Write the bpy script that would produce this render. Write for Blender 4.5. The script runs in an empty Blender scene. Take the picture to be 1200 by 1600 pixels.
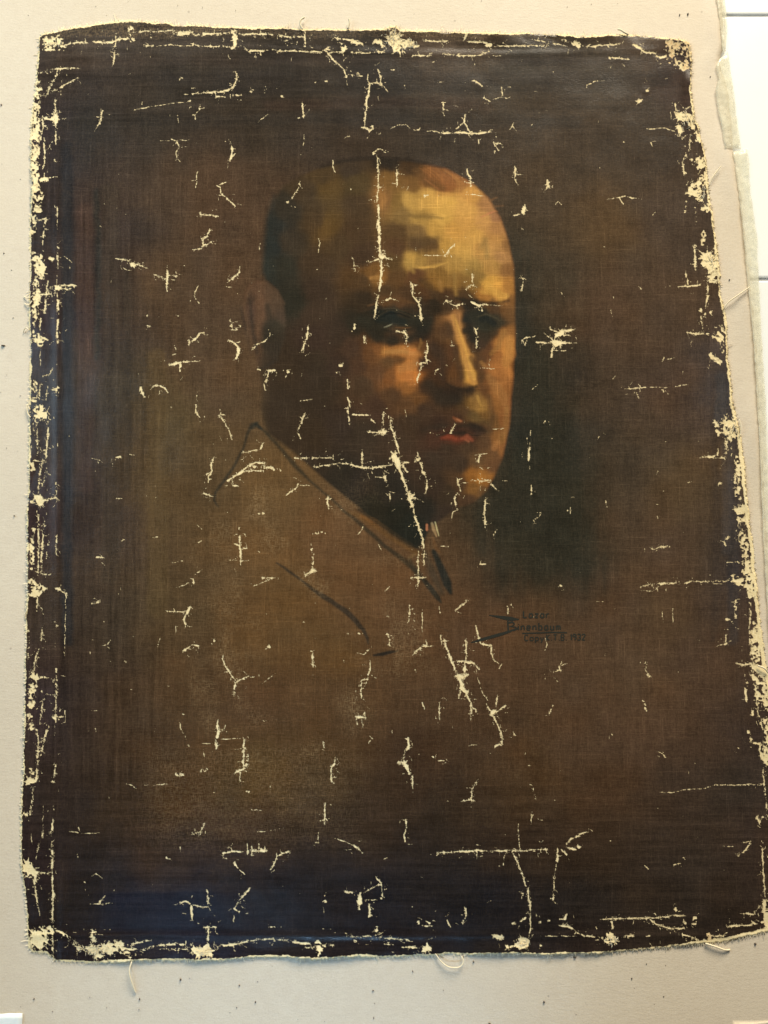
import bpy, math, random
import numpy as np
from mathutils import Vector

# ------------------------------------------------------------------ camera
C = bpy.context.scene.collection
sc = bpy.context.scene
F = 1150.0                      # focal length in photo pixels (photo 1200 x 1600)
D = 0.556                       # metres from lens to the middle of the canvas
TILT = math.radians(5.9)
CAM = Vector((0.0, -D * math.sin(TILT), D * math.cos(TILT)))
cd = bpy.data.cameras.new("camera")
cd.sensor_fit = 'VERTICAL'; cd.sensor_height = 36.0; cd.lens = 36.0 * F / 1600.0
cd.clip_start = 0.01; cd.clip_end = 50.0
cam = bpy.data.objects.new("camera", cd); C.objects.link(cam)
cam.location = CAM; cam.rotation_euler = (TILT, 0, 0)
sc.camera = cam

# ------------------------------------------------------------------ light
sc.view_settings.view_transform = 'Standard'
sc.view_settings.look = 'None'
sc.view_settings.exposure = 0.0
sc.view_settings.gamma = 1.0
w = bpy.data.worlds.new("World"); sc.world = w; w.use_nodes = True
bg = w.node_tree.nodes['Background']
bg.inputs[0].default_value = (1.0, 0.93, 0.82, 1); bg.inputs[1].default_value = 0.10

def area(name, loc, target, size, sizey, energy, col, spread=math.pi):
    l = bpy.data.lights.new(name, 'AREA'); l.shape = 'RECTANGLE'
    l.size = size; l.size_y = sizey; l.energy = energy; l.color = col; l.spread = spread
    o = bpy.data.objects.new(name, l); C.objects.link(o); o.location = loc
    o.rotation_euler = (Vector(target) - Vector(loc)).to_track_quat('-Z', 'Y').to_euler()
    return o
def spot(name, loc, target, angle, blend, radius, energy, col):
    l = bpy.data.lights.new(name, 'SPOT'); l.spot_size = math.radians(angle); l.spot_blend = blend
    l.shadow_soft_size = radius; l.energy = energy; l.color = col
    o = bpy.data.objects.new(name, l); C.objects.link(o); o.location = loc
    o.rotation_euler = (Vector(target) - Vector(loc)).to_track_quat('-Z', 'Y').to_euler()
    return o
area("window_light", (0.70, 2.8, 1.45), (0.05, 0.0, 0), 1.6, 1.2, 212, (1.0, 0.90, 0.725))
area("window_light", (-0.95, 0.32, 0.65), (-0.24, 0.14, 0), 0.4, 0.7, 8.0, (0.60, 0.82, 1.0))
area("window_light", (-0.40, -1.00, 1.27), (-0.12, -0.34, 0), 0.42, 0.06, 0.09, (0.42, 0.68, 1.0), math.radians(50))
spot("window_light", (-0.12, -1.55, 1.25), (-0.06, -0.385, 0), 16, 1.0, 0.05, 60, (0.38, 0.66, 1.0))

# ------------------------------------------------------------------ helpers
def P(x, y, z=0.0):
    """photo pixel -> point of the horizontal plane at height z that it shows"""
    dx, dy = (x - 600.0) / F, -(y - 800.0) / F
    c, s = math.cos(TILT), math.sin(TILT)
    d = Vector((dx, dy * c + s, dy * s - c))
    t = (z - CAM.z) / d.z
    return CAM + d * t
def P_np(x, y, z):
    dx, dy = (x - 600.0) / F, -(y - 800.0) / F
    c, s = math.cos(TILT), math.sin(TILT)
    ry, rz = dy * c + s, dy * s - c
    t = (z - CAM.z) / rz
    return np.stack([CAM.x + dx * t, CAM.y + ry * t, z + 0 * t], -1)
def lin(c):
    c = np.asarray(c, float) / 255.0
    return np.where(c <= 0.04045, c / 12.92, ((c + 0.055) / 1.055) ** 2.4)
def mesh_np(name, V, Fq, mats, parent=None, attrs=None, smooth=True):
    me = bpy.data.meshes.new(name)
    n, k = Fq.shape
    me.vertices.add(len(V)); me.vertices.foreach_set("co", V.astype(np.float32).ravel())
    me.loops.add(n * k); me.loops.foreach_set("vertex_index", Fq.astype(np.int32).ravel())
    me.polygons.add(n)
    me.polygons.foreach_set("loop_start", np.arange(0, n * k, k, dtype=np.int32))
    me.polygons.foreach_set("use_smooth", np.full(n, smooth))
    me.update(calc_edges=True)
    for an, av in (attrs or {}).items():
        if av.ndim == 2:
            a = me.attributes.new(an, 'FLOAT_COLOR', 'POINT'); a.data.foreach_set("color", av.astype(np.float32).ravel())
        else:
            a = me.attributes.new(an, 'FLOAT', 'POINT'); a.data.foreach_set("value", av.astype(np.float32).ravel())
    for m in mats: me.materials.append(m)
    o = bpy.data.objects.new(name, me); C.objects.link(o)
    if parent: o.parent = parent
    return o
def mesh_py(name, V, Fc, mats, parent=None, smooth=False):
    me = bpy.data.meshes.new(name); me.from_pydata([tuple(v) for v in V], [], Fc); me.update()
    for p in me.polygons: p.use_smooth = smooth
    for m in mats: me.materials.append(m)
    o = bpy.data.objects.new(name, me); C.objects.link(o)
    if parent: o.parent = parent
    return o
def tag(o, label, cat, group=None, kind=None):
    if label: o['label'] = label
    if cat: o['category'] = cat
    if group: o['group'] = group
    if kind: o['kind'] = kind
    return o
class NT:
    def __init__(s, name):
        s.m = bpy.data.materials.new(name); s.m.use_nodes = True
        s.t = s.m.node_tree; s.bsdf = s.t.nodes['Principled BSDF']; s.out = s.t.nodes['Material Output']
    def n(s, typ, **kw):
        nd = s.t.nodes.new(typ)
        for k, v in kw.items():
            if k in nd.bl_rna.properties: setattr(nd, k, v)
            else: nd.inputs[k.replace('_', ' ')].default_value = v
        return nd
    def l(s, a, b): s.t.links.new(a, b)
    def math(s, op, a, b=None, c=None, clamp=False):
        nd = s.t.nodes.new('ShaderNodeMath'); nd.operation = op; nd.use_clamp = clamp
        for i, v in enumerate((a, b, c)):
            if v is None: continue
            if isinstance(v, (int, float)): nd.inputs[i].default_value = v
            else: s.l(v, nd.inputs[i])
        return nd.outputs[0]
    def noise(s, vec, scale, detail=2.0, rough=0.5, stretch=None):
        if stretch:
            mp = s.t.nodes.new('ShaderNodeMapping'); mp.inputs['Scale'].default_value = stretch
            s.l(vec, mp.inputs['Vector']); vec = mp.outputs[0]
        nd = s.t.nodes.new('ShaderNodeTexNoise'); nd.inputs['Scale'].default_value = scale
        nd.inputs['Detail'].default_value = detail; nd.inputs['Roughness'].default_value = rough
        s.l(vec, nd.inputs['Vector']); return nd.outputs['Fac']
    def mapr(s, v, a, b, c, d):
        nd = s.t.nodes.new('ShaderNodeMapRange'); nd.clamp = True
        s.l(v, nd.inputs[0])
        for i, x in enumerate((a, b, c, d)): nd.inputs[i + 1].default_value = x
        return nd.outputs[0]
    def mix(s, f, a, b, blend='MIX'):
        nd = s.t.nodes.new('ShaderNodeMix'); nd.data_type = 'RGBA'; nd.blend_type = blend
        for sock, v in ((nd.inputs[0], f), (nd.inputs[6], a), (nd.inputs[7], b)):
            if isinstance(v, (int, float)): sock.default_value = v
            elif isinstance(v, tuple): sock.default_value = (*v, 1)
            else: s.l(v, sock)
        return nd.outputs[2]
    def bump(s, h, strength, dist):
        nd = s.t.nodes.new('ShaderNodeBump'); nd.inputs['Strength'].default_value = strength
        nd.inputs['Distance'].default_value = dist; s.l(h, nd.inputs['Height'])
        s.l(nd.outputs[0], s.bsdf.inputs['Normal'])
    def pos(s): return s.t.nodes.new('ShaderNodeTexCoord').outputs['Object']
def L3(r, g, b): return tuple(float(v) for v in lin((r, g, b)))

# value noise on arrays (for brushwork and buckling)
def vnoise(x, y, cx, cy, seed):
    rs = np.random.RandomState(seed); T = rs.rand(257, 257)
    fx, fy = x / cx, y / cy
    ix, iy = np.floor(fx).astype(int), np.floor(fy).astype(int)
    tx, ty = fx - ix, fy - iy
    tx, ty = tx * tx * (3 - 2 * tx), ty * ty * (3 - 2 * ty)
    ix %= 256; iy %= 256
    a = T[iy, ix] * (1 - tx) + T[iy, ix + 1] * tx
    b = T[iy + 1, ix] * (1 - tx) + T[iy + 1, ix + 1] * tx
    return (a * (1 - ty) + b * ty) * 2 - 1
def smooth(a, b, v):
    t = np.clip((v - a) / (b - a), 0, 1); return t * t * (3 - 2 * t)
# ------------------------------------------------------------------ the painting: outline, losses and paint, all in photo pixels
OUT = [(62,57),(68,53),(80,50),(95,47),(120,43),(150,38),(175,35),(200,32),(215,34),(240,36),(262,36),(270,40),(300,39),(330,41),(370,43),(400,44),
(440,43),(475,46),(510,46),(560,47),(604,46),(610,42),(618,41),(626,47),(640,48),(700,50),(750,51),(820,53),(890,55),(900,58),(940,55),(1000,56),(1040,60),
(1065,62),(1075,66),(1079,75),(1080,90),(1081,110),(1079,130),(1080,150),(1083,165),(1085,185),(1092,200),(1096,220),(1100,235),(1103,255),(1105,280),
(1107,300),(1112,330),(1116,360),(1120,390),(1123,420),(1124,440),(1127,470),(1134,500),(1136,530),(1137,560),(1140,580),(1142,600),(1145,630),(1151,650),
(1157,680),(1159,700),(1163,730),(1166,770),(1170,800),(1173,830),(1177,860),(1179,890),(1183,920),(1186,960),(1191,1000),(1196,1040),(1203,1070),(1206,1100),
(1210,1200),(1213,1300),(1214,1400),(1210,1440),(1200,1455),(1170,1462),(1130,1471),(1080,1476),(1000,1483),(960,1488),(900,1490),(860,1492),(820,1490),
(760,1491),(700,1491),(660,1493),(600,1496),(560,1494),(500,1499),(470,1498),(430,1494),(390,1496),(350,1500),(300,1501),(240,1500),(180,1503),(140,1504),
(100,1502),(88,1501),(81,1497),(74,1490),(52,1487),(46,1481),(43,1460),(43,1440),(40,1400),(36,1370),(33,1350),(33,1280),(35,1230),(37,1200),(39,1100),
(39,1060),(41,1000),(41,950),(43,930),(43,880),(43,800),(45,780),(46,730),(46,680),(46,640),(47,600),(48,550),(46,500),(46,460),(48,420),(48,340),(50,300),
(48,250),(49,200),(51,170),(54,150),(58,120),(60,85)]

# strokes of lost paint: per 300 px tile at 4x, "half-width: x y x y ... | ..."; 'w' before a number marks a worn, broken patch
LOSS = {(0,0):"""w60: 300 270 350 265|10: 270 310 340 310 400 285|7: 400 285 440 270 510 265 545 268|9: 580 260 640 265 700 265 740 245 800 240|4: 725 210 722 270 718 320 712 370 700 415|3: 690 325 718 325
|w26: 815 180 820 210 825 250|10: 815 190 825 245|6: 850 200 920 195 1000 195 1090 190|14: 1100 210 1150 210 1190 200|4: 905 285 950 285|3: 980 290 1050 280 1190 288|5: 240 455 290 440 350 430 440 427|2: 440 427 510 425
|4: 365 430 345 480 310 550 285 600|4: 330 570 390 540 440 510 490 485|8: 230 560 240 620 225 680|12: 270 740 330 740 350 720|6: 345 620 345 700 350 780 350 900|16: 345 720 352 760|w42: 225 530 220 700 220 900 215 1100 215 1200
|4: 270 740 270 800 250 860 240 900|5: 275 860 280 950 280 1010 265 1060|14: 260 1120 290 1120|3: 290 1115 340 1105 360 1105|4: 345 1000 355 1020|3: 330 880 300 930 285 940|4: 640 685 635 720 630 750 610 790|2: 610 790 590 820|2: 600 730 650 735
|2: 805 465 815 460|2: 1120 500 1130 485 1145 490|4: 1070 870 1100 880 1120 920 1100 950 1105 990|2: 1000 880 1060 880|3: 1080 880 1180 875|2: 1090 1010 1110 990 1130 1015|2: 1110 720 1115 765|3: 1150 590 1180 590|3: 1170 635 1190 628|2: 820 690 920 670 1040 650 1190 635
|w12: 400 610 410 660|w10: 390 740 440 740""",
(300,0):"""7: 0 215 60 215 120 212 250 205|18: 265 200 268 250 265 290|6: 265 205 330 215 400 210 500 215 600 230 700 230|4: 0 275 50 290 150 290 250 293|6: 320 290 350 315 430 320 510 308|5: 530 320 620 318 700 322 800 325 840 320
|5: 690 175 700 200 708 250 705 290|3: 580 260 620 240|7: 860 235 900 240 960 245 1040 255|18: 940 290 950 310|12: 1000 260 1040 270 1060 270|14: 1140 260 1180 260 1190 280|4: 860 325 950 325|4: 1000 330 1090 330 1200 322|12: 840 310 855 330|5: 855 335 890 380 930 415 950 435
|3: 950 435 965 480 970 530|3: 990 440 1000 450|4: 1030 475 1065 475|w20: 960 480 1000 470 1050 460|5: 0 585 80 578 160 578 220 565 260 540 280 500 275 455|5: 265 540 270 535|4: 155 603 200 603|5: 260 595 310 595|3: 240 590 240 615|4: 360 573 370 573|4: 455 563 459 563|3: 526 553 530 553|3: 765 517 775 513|5: 835 507 840 506
|2: 405 770 430 745 460 725 480 710|5: 690 645 693 690 698 740|2: 660 740 690 730|2: 700 840 702 880 690 915|3: 1100 460 1100 510|7: 1110 520 1105 570 1090 640 1090 690|5: 1085 690 1080 750 1078 790|4: 1060 795 1090 800 1110 820 1135 800 1120 785|4: 1110 520 1150 515 1180 525 1200 540|4: 1160 430 1180 480 1180 510
|4: 50 660 45 690 20 720|3: 0 720 20 715 20 745|2: 50 680 75 675|6: 240 885 250 930 245 980 225 1020|3: 225 1020 222 1050|3: 250 930 270 930|3: 245 985 270 960|3: 208 885 214 885|3: 40 1065 28 1100 30 1140 20 1180|3: 155 1160 175 1170 180 1200|3: 170 1155 210 1140|3: 880 1000 880 1040 890 1070 900 1080
|4: 670 1140 675 1160 650 1200|2: 985 850 950 865|4: 1135 955 1170 930 1190 935|5: 1160 980 1163 1040 1165 1100 1165 1200|3: 400 355 402 375|w10: 15 890 30 900|w14: 560 600 600 610|w10: 980 1170 1000 1190""",
(600,0):"""50: 60 240 90 300|30: 100 270 170 275|8: 190 290 220 285|8: 30 170 50 230|5: 60 160 50 220|5: 180 345 270 350 300 330|5: 370 340 440 340|4: 450 345 600 345 650 320|7: 500 250 515 215|5: 240 250 300 258 400 255|8: 520 258 600 262 650 270|14: 650 280 665 275|4: 690 290 790 288 900 285 1000 285
|4: 940 250 1000 262 1080 275 1150 290|8: 1110 250 1150 260 1190 280|2: 680 345 730 350|w6: 980 350 1110 355|3: 0 540 15 560 25 575|w8: 40 435 65 437|w7: 320 515 405 508|w6: 505 515 520 515|5: 550 500 585 515 610 535|4: 735 545 742 600|4: 625 612 650 625 660 630|2: 680 620 740 608|3: 740 605 770 615 790 605
|4: 370 645 370 685|2: 360 640 385 640|2: 370 680 400 690|5: 505 715 502 765 525 805 545 840|4: 500 765 470 790 440 815|2: 485 735 500 750|6: 360 830 420 830|8: 440 830 480 828 540 835|6: 540 838 600 832 665 825|w16: 340 825 480 828 680 825|3: 40 805 90 780 140 780 160 800 190 810|3: 190 815 220 810|3: 265 820 300 815 350 830
|2: 225 800 215 820|2: 350 870 360 840|4: 685 870 685 895 700 915 715 940|4: 685 895 730 895|3: 590 870 592 900|3: 810 765 800 790 785 810|2: 805 790 830 820|2: 920 785 928 775|5: 75 1050 80 1090 82 1130 78 1170|6: 520 1060 522 1085 540 1105|4: 540 1105 540 1160|3: 515 1140 560 1140
|5: 820 1045 822 1090 815 1110 830 1145|3: 820 1090 870 1090|4: 1025 1130 1025 1170 1000 1200|2: 1000 1160 1050 1130|w14: 1020 1150 1040 1180""",
(900,0):"""15: 0 270 20 285|5: 60 290 130 285 200 280 270 275|10: 360 280 400 300|6: 400 300 430 325 500 335|10: 500 350 530 360 560 350|4: 210 360 280 365 330 370|w10: 205 420 225 420|t60: 640 290 670 330|t40: 590 270 600 370|t30: 690 280 690 420|w40: 640 400 680 420|3: 65 550 70 530 110 510 180 503|8: 440 568 452 566|12: 395 635 404 630
|w8: 520 495 570 492|6: 620 650 625 690|5: 690 680 740 655|35: 650 730 700 730 730 740|20: 640 790 650 820|w36: 720 780 770 860|3: 440 805 500 805|3: 500 800 560 800 620 820|4: 650 830 650 850|4: 715 840 710 960|8: 716 995 724 995|5: 675 980 670 1040 680 1090|25: 780 1010 790 1030|w34: 770 1010 790 1060 790 1100|36: 720 1170 790 1150|w14: 680 900 690 980
|3: 298 888 306 888|4: 468 893 472 898|4: 660 855 664 870|w14: 600 640 590 740""",
(0,300):"""w40: 230 0 230 100|20: 230 30 260 40|w22: 210 150 215 200 205 260|5: 285 160 278 220 270 280 268 330|6: 230 180 285 165|w44: 230 400 240 480 250 520|30: 260 440 262 500|10: 310 415 330 420|4: 358 100 358 160|3: 358 170 358 230|6: 358 342 364 348|4: 360 370 360 480|3: 355 520 355 580|14: 345 600 372 600|6: 240 640 300 640 350 630|5: 380 585 470 583|4: 380 605 440 610
|4: 300 560 290 600 310 640|6: 290 620 285 700 275 760|w30: 225 560 230 640 215 760|8: 230 640 225 800|7: 358 640 362 720 362 800 358 850|8: 358 850 360 940|w36: 230 900 240 940|24: 230 920 250 940|10: 250 900 300 925|3: 255 970 250 1020 255 1090|w6: 355 1000 355 1100|w20: 210 800 215 880|6: 255 790 250 860|4: 270 1150 310 1140 330 1100|w24: 210 1180 220 1200|2: 400 400 450 440
|12: 825 450 835 460|4: 720 415 770 420 810 435|5: 840 450 890 460|2: 890 465 930 480|2: 765 465 790 485 820 490|8: 1045 490 1045 540 1040 590|4: 960 515 1010 530 1045 545|4: 1045 520 1110 525|3: 1060 545 1090 550|3: 1040 590 1045 620|3: 1045 460 1045 490|5: 918 777 922 770|w12: 900 830 940 840|3: 1100 770 1115 775|w10: 580 1000 610 990
|5: 1075 1020 1100 1010|7: 1060 1085 1100 1070 1130 1065|8: 1125 1070 1125 1120|4: 1130 1060 1190 1060|2: 1090 960 1100 1000|w16: 1180 930 1185 960|w10: 620 200 630 220|w9: 960 215 975 225|3: 435 460 435 480""",
(300,300):"""5: 175 0 210 30 240 60 275 95|4: 50 140 100 145 165 152|8: 110 240 95 275 65 300 70 330 100 325|4: 100 325 135 300|4: 20 360 60 355 75 330|3: 430 310 420 340 425 380|7: 300 465 295 500 265 530 240 550|4: 240 550 215 570|2: 215 590 250 595|3: 40 585 15 630 15 650 45 695|4: 240 800 250 850|4: 235 860 270 860 300 840|8: 0 930 30 910 50 880|4: 50 880 75 880
|10: 265 945 285 965 290 1000 275 1040|4: 230 925 265 945 300 935|4: 275 1040 255 1055|3: 0 1060 50 1055|4: 645 0 630 30 595 70|6: 725 835 722 880 718 920|4: 715 930 700 960 682 1000|4: 490 895 450 935 400 955 380 985|6: 412 1108 428 1113|7: 465 1115 520 1112|5: 480 1115 470 1160 460 1190|9: 596 1127 604 1123|3: 600 1130 585 1160|3: 570 1115 620 1110|3: 790 290 800 320 790 380
|4: 1005 415 1012 460 1015 495|8: 1160 0 1155 60|10: 1165 80 1165 130|9: 1165 130 1168 230 1172 330 1175 400|14: 1175 405 1190 405|5: 1110 440 1150 425 1175 410|8: 1185 420 1183 500 1178 560 1172 620|6: 1165 650 1150 700 1140 790|4: 1185 390 1200 385|7: 1015 825 1015 850|3: 998 868 1002 872|4: 1075 900 1080 940|8: 925 1085 935 1085|4: 903 1128 907 1132|3: 970 1170 975 1200|2: 835 670 845 660""",
(600,300):"""4: 0 365 5 405 30 420 50 422|8: 0 400 8 405|5: 370 405 395 380 415 350 445 325|2: 230 395 360 395|5: 160 555 180 590 180 650|6: 180 650 215 690 228 750 232 805|4: 215 690 230 660|3: 175 575 215 580|5: 0 680 40 665 90 680|5: 550 510 558 575|4: 515 605 545 580 580 590|5: 385 680 420 685|4: 400 690 440 710 500 700|3: 440 690 465 735|8: 545 688 600 710|4: 600 705 640 700
|3: 640 705 700 710 750 705|3: 610 720 615 745|4: 80 870 120 875|6: 125 870 148 905|4: 142 905 138 950|6: 268 940 275 990 260 1030 270 1070|3: 265 930 268 950|5: 220 1075 265 1070|4: 235 1090 215 1150 205 1190|3: 420 925 425 960|2: 410 960 440 960|7: 568 855 580 900|5: 575 910 580 975|3: 665 1040 655 1075 665 1100|2: 600 1100 690 1105|4: 325 1115 345 1105|5: 390 1085 396 1085|6: 255 22 275 18|3: 510 15 620 22
|12: 880 100 870 125|5: 800 148 850 138|3: 880 75 880 90|4: 850 520 870 545 865 580 858 620|3: 1070 80 1105 45|2: 1090 60 1110 80|2: 1085 605 1130 655|18: 1080 895 1110 880|22: 1060 940 1100 945|5: 1030 850 1080 870|8: 1110 870 1190 862|5: 1110 890 1160 895|6: 1100 945 1170 945|5: 950 940 1040 942|8: 1060 960 1050 1000 1045 1030|3: 1000 880 1040 910|4: 865 925 885 910 925 905|4: 890 925 880 955|2: 925 905 945 900|w8: 1030 40 1050 30|3: 1060 990 1140 990|3: 1120 870 1140 830""",
(900,300):"""w45: 760 0 800 60 810 100|30: 720 0 760 10|3: 195 45 260 35 300 25 350 38 410 45|3: 270 35 295 75|3: 475 155 495 125|w8: 175 340 185 350|3: 215 720 228 780|2: 234 655 236 665|w28: 800 260 790 320|50: 820 400 850 460|w50: 850 500 860 520|6: 740 330 745 420 745 490|8: 690 515 690 530|5: 635 590 700 590 780 580|4: 695 540 700 590|7: 820 560 825 640 810 720|w22: 780 740 800 760|8: 840 750 845 750|4: 785 780 790 860
|6: 690 875 740 885 790 885 830 885|w42: 900 860 915 900|12: 860 900 900 920|w25: 850 1020 900 1060|w20: 900 930 920 1000|3: 540 1060 550 1035|3: 560 1045 600 1040 630 1030|3: 230 1170 245 1150|w14: 740 60 750 200|w12: 690 60 680 130|12: 870 560 840 560|w10: 390 590 410 610|w16: 830 1100 840 1020""",
(0,600):"""w30: 210 20 215 100|5: 250 0 245 100|3: 300 10 285 100|8: 325 30 360 30|9: 360 10 358 60|45: 235 170 265 190|20: 285 210 290 190|w14: 210 250 215 300|5: 225 230 235 330 235 450|6: 300 240 298 340 288 460|4: 200 480 290 480|w25: 195 500 205 530|4: 265 490 245 580 240 680|4: 285 540 265 640|28: 240 720 250 740|8: 190 735 300 720|5: 300 715 350 710 375 730|4: 350 610 350 700|w24: 205 890 215 920|5: 230 790 240 850 240 950 240 1050 235 1190
|5: 280 850 270 950 260 1070 255 1190|w22: 200 960 200 1150|4: 355 950 350 1080|6: 270 1190 320 1190|4: 425 330 435 330|2: 575 465 610 470 640 490|5: 725 460 755 455|8: 880 20 885 50|4: 885 50 905 80|5: 940 35 965 10 1000 10 1030 25 1050 55|3: 810 440 840 445|w10: 1070 145 1080 155|3: 725 715 760 715|4: 600 1080 645 1085|3: 950 960 985 955|3: 1060 1115 1100 1115 1140 1105|w16: 740 970 770 975|w10: 190 300 190 430|w6: 360 300 360 440|w10: 300 1000 290 1090""",
(300,600):"""5: 170 195 205 240 225 280|4: 225 280 245 330 252 355|3: 175 160 180 190 200 190|w12: 30 50 25 160 45 210|4: 25 130 25 180 50 210|3: 675 105 720 100 755 95|6: 710 175 690 220 680 250|4: 680 250 665 285|3: 665 310 680 345|4: 450 0 455 30|4: 972 0 976 30|5: 970 80 985 130 990 155|5: 975 150 977 200 985 255|5: 1000 190 1050 195 1105 195|6: 1120 220 1145 245|4: 310 430 370 418 430 408|5: 430 405 445 370|6: 135 460 120 500 125 540 100 580|4: 100 580 100 615|4: 80 570 100 560
|8: 220 605 280 570 320 540 350 510|6: 350 510 400 490 460 500|4: 320 545 390 540 440 542|4: 212 635 218 635|8: 262 635 278 635|w22: 350 510 450 520 560 540|w10: 300 500 320 480|4: 645 465 750 460 880 462|3: 882 430 882 475|5: 760 517 850 508 920 495 980 500 1060 520 1130 525 1200 515|4: 1063 420 1063 515|3: 1070 495 1135 483|4: 585 700 630 665 665 640|5: 650 655 665 620|3: 665 630 735 635|6: 850 700 845 740 855 785|3: 835 720 870 715|3: 850 765 875 765|4: 65 680 130 705
|8: 298 950 300 1000|8: 300 1000 303 1060 305 1100|3: 305 1100 305 1140|5: 265 1000 300 1005|4: 300 1030 340 1025|3: 230 1100 300 1105 360 1100|5: 295 900 297 912|3: 1070 880 1065 905 1035 940|w16: 760 930 830 930|12: 750 1168 760 1162|5: 755 1080 755 1150|4: 710 1195 755 1170|4: 20 1190 60 1160|2: 30 880 60 905|2: 30 1000 60 980|3: 1165 1000 1185 1040|14: 1185 298 1195 292|4: 1110 300 1180 305|4: 1195 180 1195 260|3: 1145 580 1200 585|3: 1125 550 1128 560|w16: 380 810 450 810|w14: 740 1000 760 1080""",
(600,600):"""14: 0 300 8 300|5: 40 210 40 260 60 310|6: 60 310 75 360 95 430|26: 65 455 85 490|8: 45 425 70 450|5: 0 515 50 505|5: 110 490 160 492|4: 120 510 145 550|4: 190 485 210 465|14: 210 468 215 472|4: 210 430 215 455|8: 90 510 110 560 125 610 145 660|12: 150 680 160 720 175 760|9: 175 700 190 690|8: 160 720 195 710|7: 185 780 200 850 220 905|7: 220 905 240 960 250 1030|4: 250 1030 250 1130|6: 230 490 240 540 260 575|6: 260 575 268 630 262 680|3: 130 160 140 210
|4: 25 670 40 710 35 740|6: 288 308 293 302|4: 445 250 425 285|6: 422 290 418 305|3: 680 282 750 280|5: 600 440 590 480|3: 600 440 650 432|5: 600 520 620 535|5: 460 590 465 630 480 670|5: 455 680 440 720 455 775|3: 470 780 430 800 420 850|3: 460 600 490 590|4: 540 603 600 605 670 605|3: 480 622 530 615|4: 665 615 710 668|2: 740 605 770 605|6: 635 710 630 760 628 820 632 900|3: 895 340 900 380|7: 908 390 905 440 903 480|3: 918 290 915 320|3: 910 510 912 530|4: 920 630 920 690|4: 935 850 970 830 980 805|3: 950 805 980 803
|3: 705 910 685 940 690 970|3: 355 1015 405 1015|7: 600 1125 635 1125|3: 1165 770 1165 810|2: 1145 790 1180 785|2: 1170 708 1190 708|4: 1003 235 1008 232|2: 925 35 960 5|4: 215 1040 212 1120 215 1190|w20: 150 690 180 740|w10: 550 600 660 600|4: 0 560 10 610""",
(900,600):"""4: 320 30 380 25 440 20|3: 440 20 530 20 570 22|2: 620 15 700 0|4: 380 55 390 85|4: 545 40 548 48|w8: 960 30 965 200|40: 940 240 990 245|w50: 950 290 980 310|12: 870 240 885 260|w20: 880 290 890 310|5: 940 340 940 430|4: 890 410 885 440|7: 780 460 850 455 930 460|w24: 1010 460 1015 600 1010 700|w14: 970 340 975 450|7: 895 622 912 618|28: 1010 790 1040 780|w34: 1030 820 1050 950 1060 1050 1065 1190|8: 1010 930 1030 1010|4: 940 1115 1040 1112|4: 940 965 955 950|6: 928 990 935 1010
|4: 460 1020 490 1035 530 1018 580 1013|5: 138 335 145 328|2: 185 730 195 770|w8: 760 305 800 305|w12: 900 520 910 540|w10: 940 870 940 890|6: 995 560 995 700|w20: 1000 620 1030 720""",
(0,900):"""w30: 190 20 215 60|25: 200 105 245 95|15: 240 60 275 80|8: 340 75 375 85|6: 385 95 412 115 415 140|2: 410 140 408 260 405 500|5: 235 130 230 220|w10: 172 280 182 370 180 420|4: 265 320 258 400|5: 245 450 225 500 215 590|26: 205 620 225 635|6: 240 630 295 635|9: 348 290 355 308|w6: 345 400 345 540|10: 350 580 352 600|6: 353 620 350 720 350 800 345 860|14: 342 885 350 895|5: 350 880 400 880|3: 405 840 408 910|w34: 205 690 195 800|w28: 185 880 195 950|5: 275 750 260 830 250 930
|5: 230 960 240 1040 230 1190|5: 300 930 285 1000 265 1080 255 1120|w8: 345 930 340 1010|5: 345 1150 348 1190|4: 570 175 600 170 625 150|3: 640 435 670 430 690 400|2: 670 440 690 460|3: 985 440 1000 390|w16: 780 530 785 540|w22: 820 720 830 730|2: 570 840 620 845|4: 595 950 600 970|3: 1120 910 1135 970|w22: 1140 860 1150 870|8: 1190 190 1165 235|6: 1165 235 1150 270 1160 320|4: 1040 220 1100 225 1160 220|4: 1140 470 1170 455 1200 430|3: 1100 75 1190 40|w14: 930 990 970 960|w14: 260 720 290 740|w12: 180 520 180 400|4: 160 1035 180 1035|w12: 1140 970 1180 1060""",
(300,900):"""6: 8 20 12 45|3: 380 65 440 40 500 15|4: 435 12 520 12|w26: 130 410 150 405|w20: 465 450 480 440|4: 0 430 40 435 40 460|w18: 685 295 700 290|6: 190 520 215 575 240 610|5: 240 610 275 655|5: 275 660 320 640 350 628|3: 350 628 390 632|5: 275 660 265 700 262 755|2: 430 680 520 610|5: 755 470 753 520 757 570|3: 740 465 775 465|3: 1030 480 1080 490 1090 470 1130 440|4: 1110 525 1115 570 1105 610 1100 650|4: 1060 650 1100 645|5: 1058 650 1055 720 1060 775|7: 1020 880 1080 885|3: 1025 880 1035 930|4: 1080 850 1085 890|3: 1060 890 1065 935
|8: 163 900 160 960|11: 165 970 155 1010|8: 150 1030 152 1080|3: 60 1045 130 1045|4: 170 975 200 965|3: 200 960 210 930|6: 325 1020 325 1080|6: 325 1080 320 1150 322 1200|3: 180 1018 325 1018|3: 260 1085 325 1075|3: 285 1160 320 1160|4: 820 1035 825 1070|3: 1110 1000 1130 1020|3: 1100 1050 1130 1010|8: 880 1185 890 1175|4: 895 1130 885 1180|4: 870 1195 885 1180|w12: 960 360 1070 360|w18: 430 900 460 910|w14: 160 830 190 830|w16: 350 1100 340 1190|w12: 70 1100 80 1130|w12: 1130 580 1140 600""",
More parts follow.
